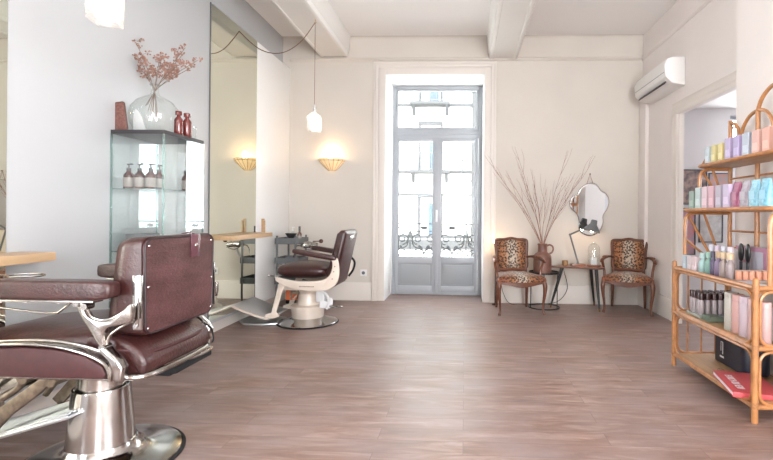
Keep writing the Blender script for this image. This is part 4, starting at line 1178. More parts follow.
# ================================================================ ARMCHAIRS
def armchair():
    t = thing('armchair', None, None)
    def leg(sx, sy):
        b = MB()
        if sy < 0:
            x, y = sx * 0.262, -0.222
            pts = [(x - sx * 0.006, y + 0.01, 0.375), (x + sx * 0.004, y - 0.008, 0.32), (x + sx * 0.002, y - 0.006, 0.24), (x - sx * 0.010, y + 0.006, 0.13), (x - sx * 0.012, y + 0.006, 0.05), (x - sx * 0.004, y - 0.006, 0.012), (x - sx * 0.002, y - 0.010, 0.0)]
            rs = [0.027, 0.026, 0.020, 0.014, 0.012, 0.017, 0.014]
        else:
            x, y = sx * 0.185, 0.20
            pts = [(x, y, 0.375), (x, y + 0.006, 0.30), (x, y + 0.018, 0.18), (x + sx * 0.004, y + 0.035, 0.0)]
            rs = [0.022, 0.021, 0.018, 0.014]
        P_ = cr(pts, 5)
        rr_ = []
        for i in range(len(P_)):
            f_ = i / 5
            k = min(int(f_), len(rs) - 2)
            rr_.append(rs[k] + (rs[k + 1] - rs[k]) * (f_ - k) if k < len(rs) - 1 else rs[-1])
        b.tube(P_, rr_, 12); b.build('leg', M['wood_red'], t)
    for sx in (-1, 1):
        for sy in (-1, 1): leg(sx, sy)
    b = MB()
    seat_o = cr2([(-0.275, -0.20), (-0.26, -0.235), (-0.13, -0.255), (0, -0.262), (0.13, -0.255), (0.26, -0.235), (0.275, -0.20), (0.235, 0.0), (0.205, 0.19), (0.17, 0.215), (0, 0.215), (-0.17, 0.215), (-0.205, 0.19), (-0.235, 0.0)], 5)
    vs = []
    n = len(seat_o)
    for (x, y) in seat_o: vs.append((x, y, 0.395))
    for (x, y) in seat_o: vs.append((x, y, 0.335 - 0.022 * math.cos(x / 0.27 * PI) * (1 if y < -0.1 else 0)))
    fs = [(k, (k + 1) % n, n + (k + 1) % n, n + k) for k in range(n)] + [tuple(range(n)), tuple(n + k for k in range(n))]
    b.add(vs, fs); b.build('seat_rail', M['wood_red'], t)
    b = MB()
    vs = []; fs = []
    lays = [(1.0, 0.372), (1.012, 0.385), (1.0, 0.405), (0.95, 0.425), (0.80, 0.442), (0.5, 0.452), (0.2, 0.455)]
    for s_, z in lays:
        vs += [(x * s_, y * s_, z) for x, y in seat_o]
    for i in range(len(lays) - 1):
        fs += [(i * n + k, i * n + (k + 1) % n, (i + 1) * n + (k + 1) % n, (i + 1) * n + k) for k in range(n)]
    fs += [tuple(range(n)), tuple((len(lays) - 1) * n + k for k in range(n))]
    b.add(vs, fs); b.build('seat_cushion', M['leopard'], t, sharp=60)
    # back frame
    def bo(s, dz=0.0):
        w_, zb, zt = 0.188 * s, 0.66 - 0.185 * s, 0.66 + 0.165 * s
        return [(-w_ * 0.90, zb), (0, zb - 0.004), (w_ * 0.90, zb), (w_ * 0.99, 0.66), (w_ * 1.04, zt - 0.03), (w_ * 0.92, zt), (w_ * 0.45, zt + 0.004), (0, zt + 0.018), (-w_ * 0.45, zt + 0.004), (-w_ * 0.92, zt), (-w_ * 1.04, zt - 0.03), (-w_ * 0.99, 0.66)]
    tilt = Matrix.Translation((0, 0.205, 0.40)) @ Matrix.Rotation(R(-10), 4, 'X') @ Matrix.Translation((0, 0, -0.40))
    o_ = [Vector((p.x, 0, p.y)) for p in cr([(a, c, 0) for a, c in bo(1.0)], 5, True)]
    b = MB(); b.tube(o_, 0.021, 10, cyc=True)
    b.tube([(-0.172, 0, 0.34), (-0.170, 0, 0.50)], 0.019, 10); b.tube([(0.172, 0, 0.34), (0.170, 0, 0.50)], 0.019, 10)
    b.pillow((0, -0.012, 0.848), (0.07, 0.02, 0.03), 1, 1, 14, 8)
    b.move(tilt); b.build('back_frame', M['wood_red'], t)
    inn = [(p.x, p.y) for p in cr([(a, c, 0) for a, c in bo(0.93)], 5, True)]
    b = MB(); n2 = len(inn); vs = []; fs = []
    for s_, y in ((1.0, 0.012), (1.0, -0.012), (0.9, -0.026), (0.6, -0.036), (0.2, -0.040)):
        vs += [(x * s_, y, 0.66 + (z - 0.66) * s_) for x, z in inn]
    for i in range(4):
        fs += [(i * n2 + k, i * n2 + (k + 1) % n2, (i + 1) * n2 + (k + 1) % n2, (i + 1) * n2 + k) for k in range(n2)]
    fs += [tuple(range(n2)), tuple(4 * n2 + k for k in range(n2))]
    b.add(vs, fs); b.move(tilt); b.build('back_cushion', M['leopard'], t, sharp=60)
    for sx in (-1, 1):
        b = MB()
        b.tube(cr([(sx * 0.182, 0.235, 0.615), (sx * 0.235, 0.12, 0.628), (sx * 0.278, -0.04, 0.612), (sx * 0.287, -0.11, 0.598), (sx * 0.285, -0.13, 0.582)], 6), [0.014] * 6 + [0.017] * 6 + [0.019] * 6 + [0.021] * 6 + [0.016], 10)
        b.tube(cr([(sx * 0.285, -0.105, 0.595), (sx * 0.276, -0.085, 0.54), (sx * 0.262, -0.075, 0.47), (sx * 0.258, -0.09, 0.385)], 6), 0.0155, 10)
        b.build('arm', M['wood_red'], t)
        b = MB(); b.pillow((sx * 0.262, 0.03, 0.634), (0.042, 0.15, 0.028), 0.8, 0.7, 16, 8, (0, 0, sx * 0.25)); b.build('arm_pad', M['leopard'], t)
    return t
a1 = armchair(); a2 = dup(a1)
tag(a1, 'leopard print armchair beside the French window, left of the jug of branches', 'armchair', 'leopard print armchairs against the back wall')
tag(a2, 'leopard print armchair in the right corner, right of the low table', 'armchair', 'leopard print armchairs against the back wall')
a1.location = (0.615, 5.37, 0); a1.rotation_euler = (0, 0, R(9))
a2.location = (1.945, 5.49, 0); a2.rotation_euler = (0, 0, R(-21))

# ================================================================ SIDE TABLES, JUG, LAMP
t = thing('side_table', 'round black wire side table under the brown jug', 'side table', (0.975, 5.615, 0))
b = MB(); b.lathe([(0, 0.418), (0.182, 0.418), (0.186, 0.422), (0.186, 0.440), (0.182, 0.440), (0.180, 0.426), (0, 0.426)], (0, 0, 0), 44); b.build('tabletop', M['black_metal'], t)
b = MB(); b.tube([(0.185 * math.cos(2 * PI * k / 40), 0.185 * math.sin(2 * PI * k / 40), 0.007) for k in range(40)], 0.007, 8, cyc=True); b.build('base_ring', M['black_metal'], t)
for k in range(3):
    a = R(80 + 120 * k); b = MB(); b.cyl((0.180 * math.cos(a), 0.180 * math.sin(a), 0.007), (0.180 * math.cos(a), 0.180 * math.sin(a), 0.42), 0.0055, n=8); b.build('leg', M['black_metal'], t)
t = thing('earthenware_jug', 'large brown earthenware jug with a loop handle holding bare branches', 'jug', (0.950, 5.60, 0.4275))
b = MB(); b.lathe([(0.0, 0.0), (0.098, 0.0), (0.108, 0.006), (0.110, 0.03), (0.109, 0.19), (0.102, 0.215), (0.085, 0.236), (0.066, 0.246), (0.058, 0.256), (0.056, 0.31), (0.058, 0.330), (0.064, 0.345), (0.060, 0.352), (0.052, 0.345), (0.050, 0.30), (0.05, 0.26), (0.0, 0.05)], (0, 0, 0), 40); b.build('body', M['jug'], t)
b = MB(); b.tube(cr([(0.052, 0, 0.325), (0.085, 0, 0.340), (0.120, 0, 0.322), (0.130, 0, 0.285), (0.112, 0, 0.245), (0.078, 0, 0.232)], 6), 0.011, 10); b.build('handle', M['jug'], t)
b = MB(); b.tube([(0.110 * math.cos(2 * PI * k / 40), 0.110 * math.sin(2 * PI * k / 40), 0.195) for k in range(40)], 0.004, 6, cyc=True); b.build('shoulder_band', M['jug'], t)
J = Vector((0.950, 5.60, 0.4275))
br_t = [(-0.72, -0.05, 1.42), (-0.62, -0.12, 1.30), (-0.45, 0.05, 1.25), (-0.36, -0.10, 1.52), (-0.33, 0.08, 1.42), (-0.25, -0.05, 1.16), (-0.14, 0.10, 1.28), (-0.12, -0.10, 1.12), (0.06, 0.05, 1.05), (0.24, -0.08, 1.15), (0.30, 0.05, 1.50), (0.40, 0.06, 1.22), (0.60, -0.10, 1.42), (0.46, -0.06, 1.20)]
br_t.sort()
for i, (x, y, z) in enumerate(br_t):
    rng = random.Random(100 + i)
    t = None
    b = MB()
    bx, by = -x * 0.05, -y * 0.1
    jit = lambda s: Vector((rng.uniform(-s, s), rng.uniform(-s, s) * 0.6, rng.uniform(-s, s) * 0.5))
    ctrl = [Vector((bx, by, 0.05)), Vector((x * 0.03, y * 0.03, 0.34)), Vector((x * 0.26, y * 0.3, 0.34 + (z - 0.34) * 0.30)) + jit(0.012), Vector((x * 0.52, y * 0.55, 0.34 + (z - 0.34) * 0.55)) + jit(0.02), Vector((x * 0.76, y * 0.8, 0.34 + (z - 0.34) * 0.78)) + jit(0.02), Vector((x, y, z))]
    P_ = cr(ctrl, 6)
    n_ = len(P_)
    b.tube(P_, [0.0042 * (1 - 0.72 * k / (n_ - 1)) for k in range(n_)], 7)
    for q in range(5):
        k = int(n_ * (0.42 + 0.11 * q))
        k = min(k, n_ - 2)
        d0 = (P_[k + 1] - P_[k]).normalized()
        sd = Vector((rng.choice((-1, 1)) * rng.uniform(0.3, 0.8), rng.uniform(-0.4, 0.4), 0.2))
        L_ = rng.uniform(0.09, 0.26) * (1 if q < 4 else 0.6)
        d1 = (d0 + sd * 0.55).normalized()
        tw = cr([P_[k], P_[k] + d1 * L_ * 0.5, P_[k] + d1 * L_ * 0.8 + d0 * L_ * 0.15, P_[k] + (d1 * 0.8 + d0 * 0.6) * L_], 3)
        b.tube(tw, [0.0021 * (1 - 0.6 * e_ / (len(tw) - 1)) for e_ in range(len(tw))], 5)
    o = tag(b.build('bare_branch', M['twig']), 'bare reddish branch in the brown jug, ' + ORD[i] + ' from the left of the fan', 'branch', 'bare branches in the brown jug')
    o.location = J + Vector((0, 0, 0))
t = thing('short_candle', 'small lit tealight on the wire side table beside the jug', 'candle', (0.872, 5.56, 0.427))
b = MB(); b.lathe([(0.016, 0), (0.018, 0.003), (0.017, 0.10), (0, 0.10)], (0, 0, 0), 16); b.build('candle', M['cream_label'], t)
b = MB(); b.pillow((0, 0, 0.116), (0.012, 0.012, 0.026), 1, 1, 12, 8); b.build('flame', M['bulb'], t)
tag(t, 'short lit candle on the wire side table, left of the brown jug', 'candle')

TX, TY, TZ = 1.43, 5.59, 0.492
t = thing('low_table', 'low three-legged table with a reddish rounded triangular top between the armchairs', 'table', (TX, TY, 0))
out = cr2([(-0.40, 0.03), (-0.36, -0.03), (-0.20, -0.085), (0.05, -0.16), (0.15, -0.18), (0.215, -0.145), (0.255, -0.05), (0.262, 0.06), (0.22, 0.15), (0.0, 0.19), (-0.22, 0.13), (-0.37, 0.08)], 6)
b = MB(); b.prism(out, TZ, TZ + 0.022, 'xy', bev=0.006, seg=3); b.build('tabletop', M['wood_table'], t)
b = MB(); b.prism([(x * 1.012, y * 1.02) for x, y in out], TZ + 0.005, TZ + 0.016, 'xy'); b.build('edge_band', mat('dark table edge', (0.05, 0.025, 0.02), 0.4), t)
for (x0, y0, x1, y1) in ((0.14, -0.10, 0.155, -0.19), (-0.24, 0.02, -0.37, 0.02), (0.13, 0.10, 0.20, 0.19)):
    b = MB(); b.tube([(x0, y0, TZ), ((x0 * 0.5 + x1 * 0.5), (y0 + y1) / 2, TZ * 0.5), (x1, y1, 0.035)], [0.022, 0.018, 0.011], 12); lg = b.build('leg', M['black_metal'], t)
    b = MB(); b.cyl((x1, y1, 0.036), (x1 * 1.01, y1 * 1.01, 0.0), 0.0115, 0.009); b.build('brass_ferrule', M['brass'], lg)
TT = TZ + 0.0225
t = thing('desk_lamp', 'dark grey articulated desk lamp with a lit conical shade on the low table', 'desk lamp', (TX - 0.05, TY + 0.02, TT))
b = MB(); b.box((0, 0, 0.012), (0.17, 0.11, 0.024), 0.004); b.build('wooden_base', M['wood_table'], t)
b = MB(); b.cyl((0, 0, 0.024), (0, 0, 0.055), 0.016, 0.010); b.tube([(0, 0, 0.05), (-0.095, 0, 0.375)], 0.0105, 10); b.cyl((-0.095, -0.016, 0.38), (-0.095, 0.016, 0.38), 0.014, n=16); b.build('lower_arm', M['dark_grey'], t)
b = MB(); b.tube([(-0.095, 0, 0.38), (0.10, 0, 0.470)], 0.0105, 10); b.cyl((0.10, -0.014, 0.470), (0.10, 0.014, 0.470), 0.013, n=16); b.tube([(0.10, 0, 0.470), (0.135, 0, 0.492)], 0.009, 10); b.build('upper_arm', M['dark_grey'], t)
b = MB(); sh = [(r_ * 1.22, z_ * 1.22) for r_, z_ in [(0.024, 0.115), (0.030, 0.108), (0.034, 0.070), (0.055, 0.045), (0.076, 0.015), (0.082, -0.005), (0.079, -0.005), (0.050, 0.040), (0.030, 0.066), (0.0, 0.072)]]
b.lathe([(0, 0.142)] + sh, (0, 0, 0), 32); MM = Matrix.Translation((0.165, 0, 0.425)) @ Matrix.Rotation(R(14), 4, 'Y'); b.move(MM); b.build('lamp_shade', M['dark_grey'], t)
b = MB(); b.pillow((0, 0, 0.015), (0.05, 0.05, 0.055), 1, 1, 16, 10); b.move(MM); b.build('bulb', M['bulb'], t)
lamp('desk_lamp_light', 'POINT', (TX - 0.05 + 0.165, TY + 0.02, TT + 0.415), 2.2, (1.0, 0.62, 0.32), radius=0.02)
t = thing('bell_jar', 'clear glass bell jar on a wooden base on the low table', 'bell jar', (TX + 0.13, TY - 0.03, TT))
b = MB(); b.lathe([(0, 0), (0.082, 0), (0.085, 0.004), (0.085, 0.018), (0.078, 0.024), (0, 0.024)], (0, 0, 0), 36); b.build('wooden_base', M['wood_table'], t)
b = MB(); b.lathe([(0.071, 0.025), (0.071, 0.20), (0.066, 0.235), (0.048, 0.265), (0.022, 0.280), (0.0, 0.283)], (0, 0, 0), 36); b.build('glass_dome', M['clear'], t)
b = MB(); b.pillow((0, 0, 0.292), (0.02, 0.02, 0.02), 1, 1, 12, 8); b.build('glass_knob', M['clear'], t)
b = MB(); b.box((0, 0, 0.066), (0.070, 0.02, 0.082), 0.004); o = tag(b.build('framed_card', M['paper_white']), 'small grey-white card standing inside the bell jar', 'card'); o.location = (TX + 0.13, TY - 0.03, TT)
b = MB(); b.lathe([(0, 0), (0.030, 0), (0.034, 0.004), (0.035, 0.062), (0.032, 0.062), (0.030, 0.03), (0, 0.03)], (0, 0, 0), 24); o = tag(b.build('votive_glass', mat('amber votive glass', (0.30, 0.17, 0.08), 0.2, var=0.2, scale=40)), 'small amber votive glass at the left end of the low table', 'candle holder'); o.location = (TX - 0.20, TY + 0.03, TT)
# cables on the floor and wall
b = MB(); b.tube(cr([(TX - 0.15, TY + 0.10, TT + 0.004), (TX - 0.17, 5.84, 0.45), (TX - 0.12, 5.845, 0.2), (TX - 0.25, 5.835, 0.03), (TX - 0.5, 5.80, 0.006), (0.9, 5.80, 0.006), (0.60, 5.75, 0.006), (0.50, 5.80, 0.12), (0.46, 5.83, 0.30)], 8), 0.0035, 6)
tag(b.build('lamp_cable', M['black_rubber']), 'thin black cable trailing along the back wall behind the tables', 'cable')
# warm lamp hidden behind the left armchair
t = thing('corner_lamp', 'slim warm lamp standing behind the left armchair, its glow on the window surround', 'floor lamp', (0.385, 5.72, 0))
b = MB(); b.lathe([(0, 0), (0.038, 0), (0.038, 0.012), (0.01, 0.02)], (0, 0, 0), 24); b.build('base', M['black_metal'], t)
b = MB(); b.cyl((0, 0, 0.015), (0, 0, 0.74), 0.006, n=10); b.build('pole', M['black_metal'], t)
b = MB(); b.pillow((0, 0, 0.785), (0.05, 0.05, 0.07), 1, 1, 18, 12); b.build('bulb', M['bulb'], t)
lamp('corner_lamp_light', 'POINT', (0.385, 5.70, 0.78), 2.6, (1.0, 0.60, 0.30), radius=0.04)

# wavy wall mirror
t = thing('scalloped_mirror', 'small frameless wavy-edged mirror hanging by a hook above the low table', 'mirror', (1.585, YB - 0.02, 1.19))
base = [(-0.02, 0.345), (0.07, 0.335), (0.135, 0.255), (0.20, 0.215), (0.235, 0.13), (0.215, 0.03), (0.165, -0.06), (0.165, -0.16), (0.12, -0.26), (0.03, -0.315), (-0.06, -0.305), (-0.13, -0.24), (-0.135, -0.13), (-0.165, -0.04), (-0.235, 0.03), (-0.255, 0.11), (-0.215, 0.18), (-0.155, 0.215), (-0.115, 0.29)]
o_ = [(p.x, p.y) for p in cr([(a, c, 0) for a, c in base], 6, True)]
b = MB(); n = len(o_)
vs = [(x, -0.006, z) for x, z in o_] + [(x * 0.95, -0.010, z * 0.96) for x, z in o_] + [(x, 0.004, z) for x, z in o_]
fs = [(k, (k + 1) % n, n + (k + 1) % n, n + k) for k in range(n)] + [(k, (k + 1) % n, 2 * n + (k + 1) % n, 2 * n + k) for k in range(n)] + [tuple(n + k for k in range(n)), tuple(2 * n + k for k in range(n))]
b.add(vs, fs); b.build('mirror_glass', M['mirror_clear'], t, sharp=5)
b = MB(); b.tube([(x * 1.005, -0.002, z * 1.005) for x, z in o_], 0.0035, 6, cyc=True); b.build('edge', M['bronze'], t)
b = MB(); b.tube([(-0.045, 0.0, 0.335), (-0.005, 0.006, 0.465), (0.035, 0.0, 0.335)], 0.004, 6); b.pillow((-0.005, 0.0, 0.465), (0.02, 0.03, 0.02), 1, 1, 10, 6); b.build('hanging_cord', M['twig'], t)
t.rotation_euler = (R(2.0), 0, R(0))

# ================================================================ RATTAN SHELF UNIT
SX0, SX1, SY0, SY1 = 1.590, 1.995, 2.545, 3.507
t = thing('rattan_shelf', 'honey rattan shelf unit with arched top along the right wall', 'shelf unit', ((SX0 + SX1) / 2, (SY0 + SY1) / 2, 0))
O = Vector(t.location)
def LP(*p): return [Vector(q) - O for q in p]
ZB, ZM, ZT, ZA, ZC = 0.085, 0.405, 0.735, 1.172, 1.502
RM, RL = M['rattan'], M['rattan_light']
# front posts (short) and back posts (tall)
for y in (SY0, SY1):
    b = MB(); b.tube(LP((SX0, y, 0), (SX0, y, ZT + 0.045)), 0.0165, 12); b.pillow(Vector((SX0, y, ZT + 0.046)) - O, (0.034, 0.034, 0.02), 1, 1, 12, 6)
    p_ = b.build('front_post', RM, t)
    for z in (ZB + 0.01, ZM + 0.005, ZT):
        b = MB(); b.tube(LP((SX0, y, z - 0.016), (SX0, y, z + 0.016)), 0.0185, 12)
        b.build('cane_binding', M['binding'], p_)
ys = [SY1, SY1 - (SY1 - SY0) / 3, SY1 - 2 * (SY1 - SY0) / 3, SY0]
tops = [1.85, 1.86, 1.86, 1.85]
for y, tp in zip(ys, tops):
    b = MB(); b.tube(LP((SX1, y, 0 if y in (SY0, SY1) else ZT), (SX1, y, tp)), 0.0155, 12); b.build('back_post', RM, t)
# shelf boards of pale cane
def board(x0, y0, x1, y1, z, th=0.020, round_front=0.05):
    b = MB()
    o_ = rrect(x1 - x0, y1 - y0, round_front, 5, (x0 + x1) / 2 - O.x, (y0 + y1) / 2 - O.y)
    b.prism(o_, z - th / 2, z + th / 2, 'xy', bev=0.005)
    s_ = b.build('shelf_board', RL, t)
    b = MB(); b.tube([(p[0], p[1], z) for p in o_], th * 0.60, 8, cyc=True); b.build('edge_cane', RM, s_)
board(SX0 + 0.012, SY0 + 0.012, SX1, SY1 - 0.012, ZB, 0.022, 0.01)
board(SX0 + 0.012, SY0 + 0.012, SX1, SY1 - 0.012, ZM, 0.018, 0.01)
board(SX0 + 0.012, SY0 + 0.012, SX1, SY1 - 0.012, ZT - 0.02, 0.018, 0.01)
board(SX0 + 0.060, SY0 - 0.01, SX1, SY1 + 0.01, ZA, 0.022, 0.05)
board(SX0 + 0.165, SY0 - 0.01, SX1, SY1 + 0.01, ZC, 0.022, 0.05)
# front and side rails with the rounded inner cane loop
def loop(x0, y0, x1, y1, z0, z1, r=0.05):
    """rounded-corner loop standing in a vertical plane through (x0,y0)-(x1,y1)"""
    L_ = math.hypot(x1 - x0, y1 - y0)
    return [Vector((x0 + (x1 - x0) * (p[0] / L_ + 0.5), y0 + (y1 - y0) * (p[0] / L_ + 0.5), (z0 + z1) / 2 + p[1])) - O for p in rrect(L_, z1 - z0, r, 6)]
for (a_, c_) in (((SX0, SY0), (SX0, SY1)), ((SX0, SY1), (SX1, SY1)), ((SX0, SY0), (SX1, SY0))):
    d = Vector((c_[0] - a_[0], c_[1] - a_[1], 0)).normalized()
    for (z0, z1) in ((ZB, ZM), (ZM, ZT)):
        b = MB()
        b.tube(LP((a_[0], a_[1], z1), (c_[0], c_[1], z1)), 0.0145, 10)
        b.build('rail', RM, t)
        b = MB()
        g = 0.024
        b.tube(loop(a_[0] + d.x * g, a_[1] + d.y * g, c_[0] - d.x * g, c_[1] - d.y * g, z0 + 0.014, z1 - 0.020, 0.06), 0.0085, 8, cyc=True); b.build('cane_loop', RM, t)
b = MB(); b.tube(LP((SX0, SY0, ZB), (SX0, SY1, ZB)), 0.014, 10); b.tube(LP((SX0, SY1, ZB), (SX1, SY1, ZB)), 0.012, 10); b.tube(LP((SX0, SY0, ZB), (SX1, SY0, ZB)), 0.013, 10); b.build('rail', RM, t)
b = MB()
for z in (ZM, ZT): b.tube(LP((SX1, SY0, z), (SX1, SY1, z)), 0.012, 10)
b.build('rail', RM, t)
# spindles at the far end and along the back
for k in (1, 2, 3):
    x = SX0 + (SX1 - SX0) * k / 4
    for (z0, z1) in ((ZB, ZM), (ZM, ZT)):
        b = MB(); b.tube(LP((x, SY1, z0), (x, SY1, z1)), 0.0065, 8); b.build('spindle', RM, t)
for (z0, z1) in ((0.90, 0.90), (1.02, 1.02), (1.30, 1.30), (1.41, 1.41)):
    b = MB(); b.tube(LP((SX1, SY0, z0), (SX1, SY1, z1)), 0.0075, 8); b.build('back_rail', RM, t)
# bent brackets and diagonal canes at each end of the upper shelves
for y in (SY1, SY0):
    for (xf, z0, z1) in ((SX0 + 0.075, ZT, ZA), (SX0 + 0.18, ZA, ZC)):
        zt = z1 - 0.020
        b = MB()
        b.tube(cr(LP((xf, y, z0 + 0.012), (xf, y, z0 + 0.15), (xf, y, zt - 0.075), (xf + 0.02, y, zt - 0.02), (xf + 0.075, y, zt), (SX1 - 0.06, y, zt), (SX1, y, zt)), 5), 0.0135, 10); b.build('bent_bracket', RM, t)
        b = MB(); b.tube(LP((xf + 0.03, y, zt - 0.03), (xf + 0.03 + (SX1 - xf) * 0.48, y, z0 + 0.10)), 0.010, 8)
        b.tube(LP((xf + (SX1 - xf) * 0.42, y, zt), (xf + (SX1 - xf) * 0.76, y, z0 + 0.10)), 0.010, 8); b.build('diagonal_cane', RM, t)
        if z0 == ZT:
            b = MB(); b.tube(LP((xf, y, z0 + 0.22), (xf + 0.16, y, z0 + 0.09), (xf + 0.19, y, z0 + 0.012)), 0.009, 8); b.build('diagonal_cane', RM, t)
# crown of arches
zr = 1.69
b = MB(); b.tube(LP((SX1, SY0 - 0.01, zr), (SX1, SY1 + 0.01, zr)), 0.0145, 10); b.build('crown_rail', RM, t)
b = MB(); b.tube(cr(LP((SX1 - 0.20, SY1, ZC + 0.02), (SX1 - 0.15, SY1, 1.60), (SX1 - 0.06, SY1, 1.655), (SX1, SY1, 1.66)), 5), 0.010, 8); b.build('end_arch', RM, t)
b = MB(); b.tube(cr(LP((SX1 - 0.20, SY0, ZC + 0.02), (SX1 - 0.15, SY0, 1.60), (SX1 - 0.06, SY0, 1.655), (SX1, SY0, 1.66)), 5), 0.010, 8); b.build('end_arch', RM, t)
def arch(ya, yb_, yc, za, zp):
    b = MB(); b.tube(cr(LP((SX1, ya, za), (SX1, ya + (yb_ - ya) * 0.12, za + (zp - za) * 0.45), (SX1, ya + (yb_ - ya) * 0.5, za + (zp - za) * 0.86), (SX1, yb_, zp), *([(SX1, yb_ + (yc - yb_) * 0.5, za + (zp - za) * 0.86), (SX1, yb_ + (yc - yb_) * 0.88, za + (zp - za) * 0.45), (SX1, yc, za)] if yc is not None else [])), 6), 0.0125, 10); b.build('crown_arch', RM, t)
m1, m2, mc = ys[1], ys[2], (SY0 + SY1) / 2
h1 = (SY1 + m1) / 2 + 0.03
arch(h1 + 0.01, SY1, None, zr, 1.83)
arch(h1, m1, mc, zr, 1.855)
h2 = (SY0 + m2) / 2 - 0.03
arch(mc, m2, h2, zr, 1.855)
arch(h2 - 0.01, SY0, None, zr, 1.83)
b = MB(); b.tube(cr(LP((SX1, m1, 1.86), (SX1, m1 - 0.05, 1.935), (SX1, mc, 1.985), (SX1, m2 + 0.05, 1.935), (SX1, m2, 1.86)), 6), 0.0135, 10); b.build('crown_arch', RM, t)

# ================================================================ GOODS ON THE SHELVES
def carton(col, lab, grp, x, y, z, d=(0.035, 0.062, 0.145), rz=0.0, col2=None):
    t = thing('product_box', lab, 'box', (x, y, z + 0.0005), rz, grp)
    b = MB(); b.box((0, 0, d[2] / 2), d, 0.0015, 1); b.build('carton', pal(col), t)
    b = MB(); b.box((-d[0] / 2 - 0.0006, 0, d[2] * 0.30), (0.001, d[1] * 0.7, d[2] * 0.32), 0.0); b.build('printed_label', pal(tuple(min(1, c * 1.15 + 0.06) for c in col)), t)
    return t
top_goods = [((0.55, 0.63, 0.68), 'pale blue'), ((0.72, 0.64, 0.30), 'first pale yellow'), ((0.72, 0.62, 0.28), 'second pale yellow'), ((0.50, 0.42, 0.62), 'first lilac'), ((0.47, 0.39, 0.62), 'second lilac'), ((0.48, 0.54, 0.62), 'grey-blue'), ((0.72, 0.44, 0.38), 'first peach pink'), ((0.74, 0.42, 0.34), 'second peach pink'), ((0.70, 0.50, 0.45), 'last pale peach')]
yy = SY1 - 0.055
for i, (c, nm) in enumerate(top_goods):
    wd = 0.060 if i < 3 else 0.072
    carton(c, f'{nm} product box from the far end of the top rattan shelf' if i in (1, 2, 3, 4, 6, 7) else f'{nm} product box on the top rattan shelf', 'product boxes on the top rattan shelf', SX0 + 0.205, yy - wd / 2, ZC + 0.011, (0.04, wd - 0.008, 0.125 + (0.02 if i > 2 else 0)), 0)
    yy -= wd + 0.026
mid_goods = [((0.24, 0.33, 0.27), 'sage green'), ((0.48, 0.58, 0.56), 'pale mint'), ((0.66, 0.50, 0.55), 'pale pink'), ((0.62, 0.38, 0.44), 'dusty pink'), ((0.44, 0.40, 0.48), 'grey lilac'), ((0.55, 0.46, 0.62), 'light lilac')]
yy = SY1 - 0.045
for i, (c, nm) in enumerate(mid_goods):
    carton(c, f'{nm} product box on the middle rattan shelf', 'product boxes on the middle rattan shelf', SX0 + 0.105, yy - 0.032, ZA + 0.011, (0.05, 0.066, 0.150 if i else 0.13), 0)
    yy -= 0.089
def pouch(col, lab, x, y, z, w_=0.085, h=0.16):
    t = thing('refill_pouch', lab, 'pouch', (x, y, z + 0.0005), 0, 'refill pouches on the middle rattan shelf')
    b = MB(); vs = []; fs = []
    ly = [(0.0, 1.0, 0.026), (0.02, 1.02, 0.027), (0.08, 1.0, 0.022), (0.13, 0.95, 0.010), (h - 0.008, 0.92, 0.003), (h, 0.88, 0.002)]
    n = 24
    for z_, sw, dp in ly:
        for k in range(n):
            a = 2 * PI * k / n
            f_ = lambda v, e: math.copysign(abs(v) ** e, v)
            vs.append((dp * f_(math.sin(a), 0.8), w_ / 2 * sw * f_(math.cos(a), 0.5), z_))
    for i in range(len(ly) - 1):
        fs += [(i * n + k, i * n + (k + 1) % n, (i + 1) * n + (k + 1) % n, (i + 1) * n + k) for k in range(n)]
    fs += [tuple(range(n)), tuple((len(ly) - 1) * n + k for k in range(n))]
    b.add(vs, fs); b.build('pouch_bag', mat('pouch foil', col, 0.3, var=0.25, scale=40), t)
    b = MB(); b.box((-0.027, 0, 0.07), (0.002, w_ * 0.6, 0.05), 0.0); b.build('printed_label', pal(tuple(min(1, c * 1.3 + 0.1) for c in col)), t)
for col, lab, y in (((0.27, 0.06, 0.13), 'magenta refill pouch on the middle rattan shelf', 2.905), ((0.30, 0.26, 0.30), 'grey refill pouch on the middle rattan shelf', 2.815), ((0.22, 0.45, 0.55), 'blue refill pouch next to the grey one on the middle rattan shelf', 2.725), ((0.18, 0.42, 0.54), 'blue refill pouch nearest the camera on the middle rattan shelf', 2.632)):
    pouch(col, lab, SX0 + 0.11, y, ZA + 0.011)

zt = ZT - 0.011
# top of the cabinet part
for (c, nm, dy) in (((0.50, 0.60, 0.66), 'pale blue', 0.0), ((0.66, 0.58, 0.60), 'off-white', 0.068), ((0.70, 0.56, 0.58), 'pale pink', 0.136)):
    carton(c, f'{nm} squat box at the far end of the rattan cabinet top', 'squat boxes on the rattan cabinet top', SX0 + 0.06, SY1 - 0.075 - dy, zt, (0.05, 0.058, 0.115))
tubes = [((0.40, 0.60, 0.58), 'mint', 0.028, 0.15, (0.45, 0.62, 0.6)), ((0.24, 0.42, 0.36), 'sea green', 0.026, 0.16, (0.3, 0.5, 0.42)), ((0.10, 0.08, 0.15), 'dark indigo', 0.022, 0.17, (0.07, 0.05, 0.1)),
         ((0.24, 0.17, 0.27), 'plum, gold-capped', 0.026, 0.175, (0.62, 0.45, 0.28)), ((0.34, 0.27, 0.25), 'taupe, gold-capped', 0.026, 0.175, (0.62, 0.47, 0.30)), ((0.32, 0.26, 0.26), 'mushroom, gold-capped', 0.026, 0.175, (0.62, 0.47, 0.30))]
yy = SY1 - 0.285
for i, (c, nm, r_, h, cc) in enumerate(tubes):
    bottle('hair_tube', f'{nm} bottle in the front row of the rattan cabinet top', 'front row bottles on the rattan cabinet top', (SX0 + 0.065 + 0.004 * (i % 2), yy, zt), r_, h, pal(c, 0.3), pal(cc, 0.35), None, False, capr=0.8, caph=0.24)
    yy -= 2 * r_ + 0.012
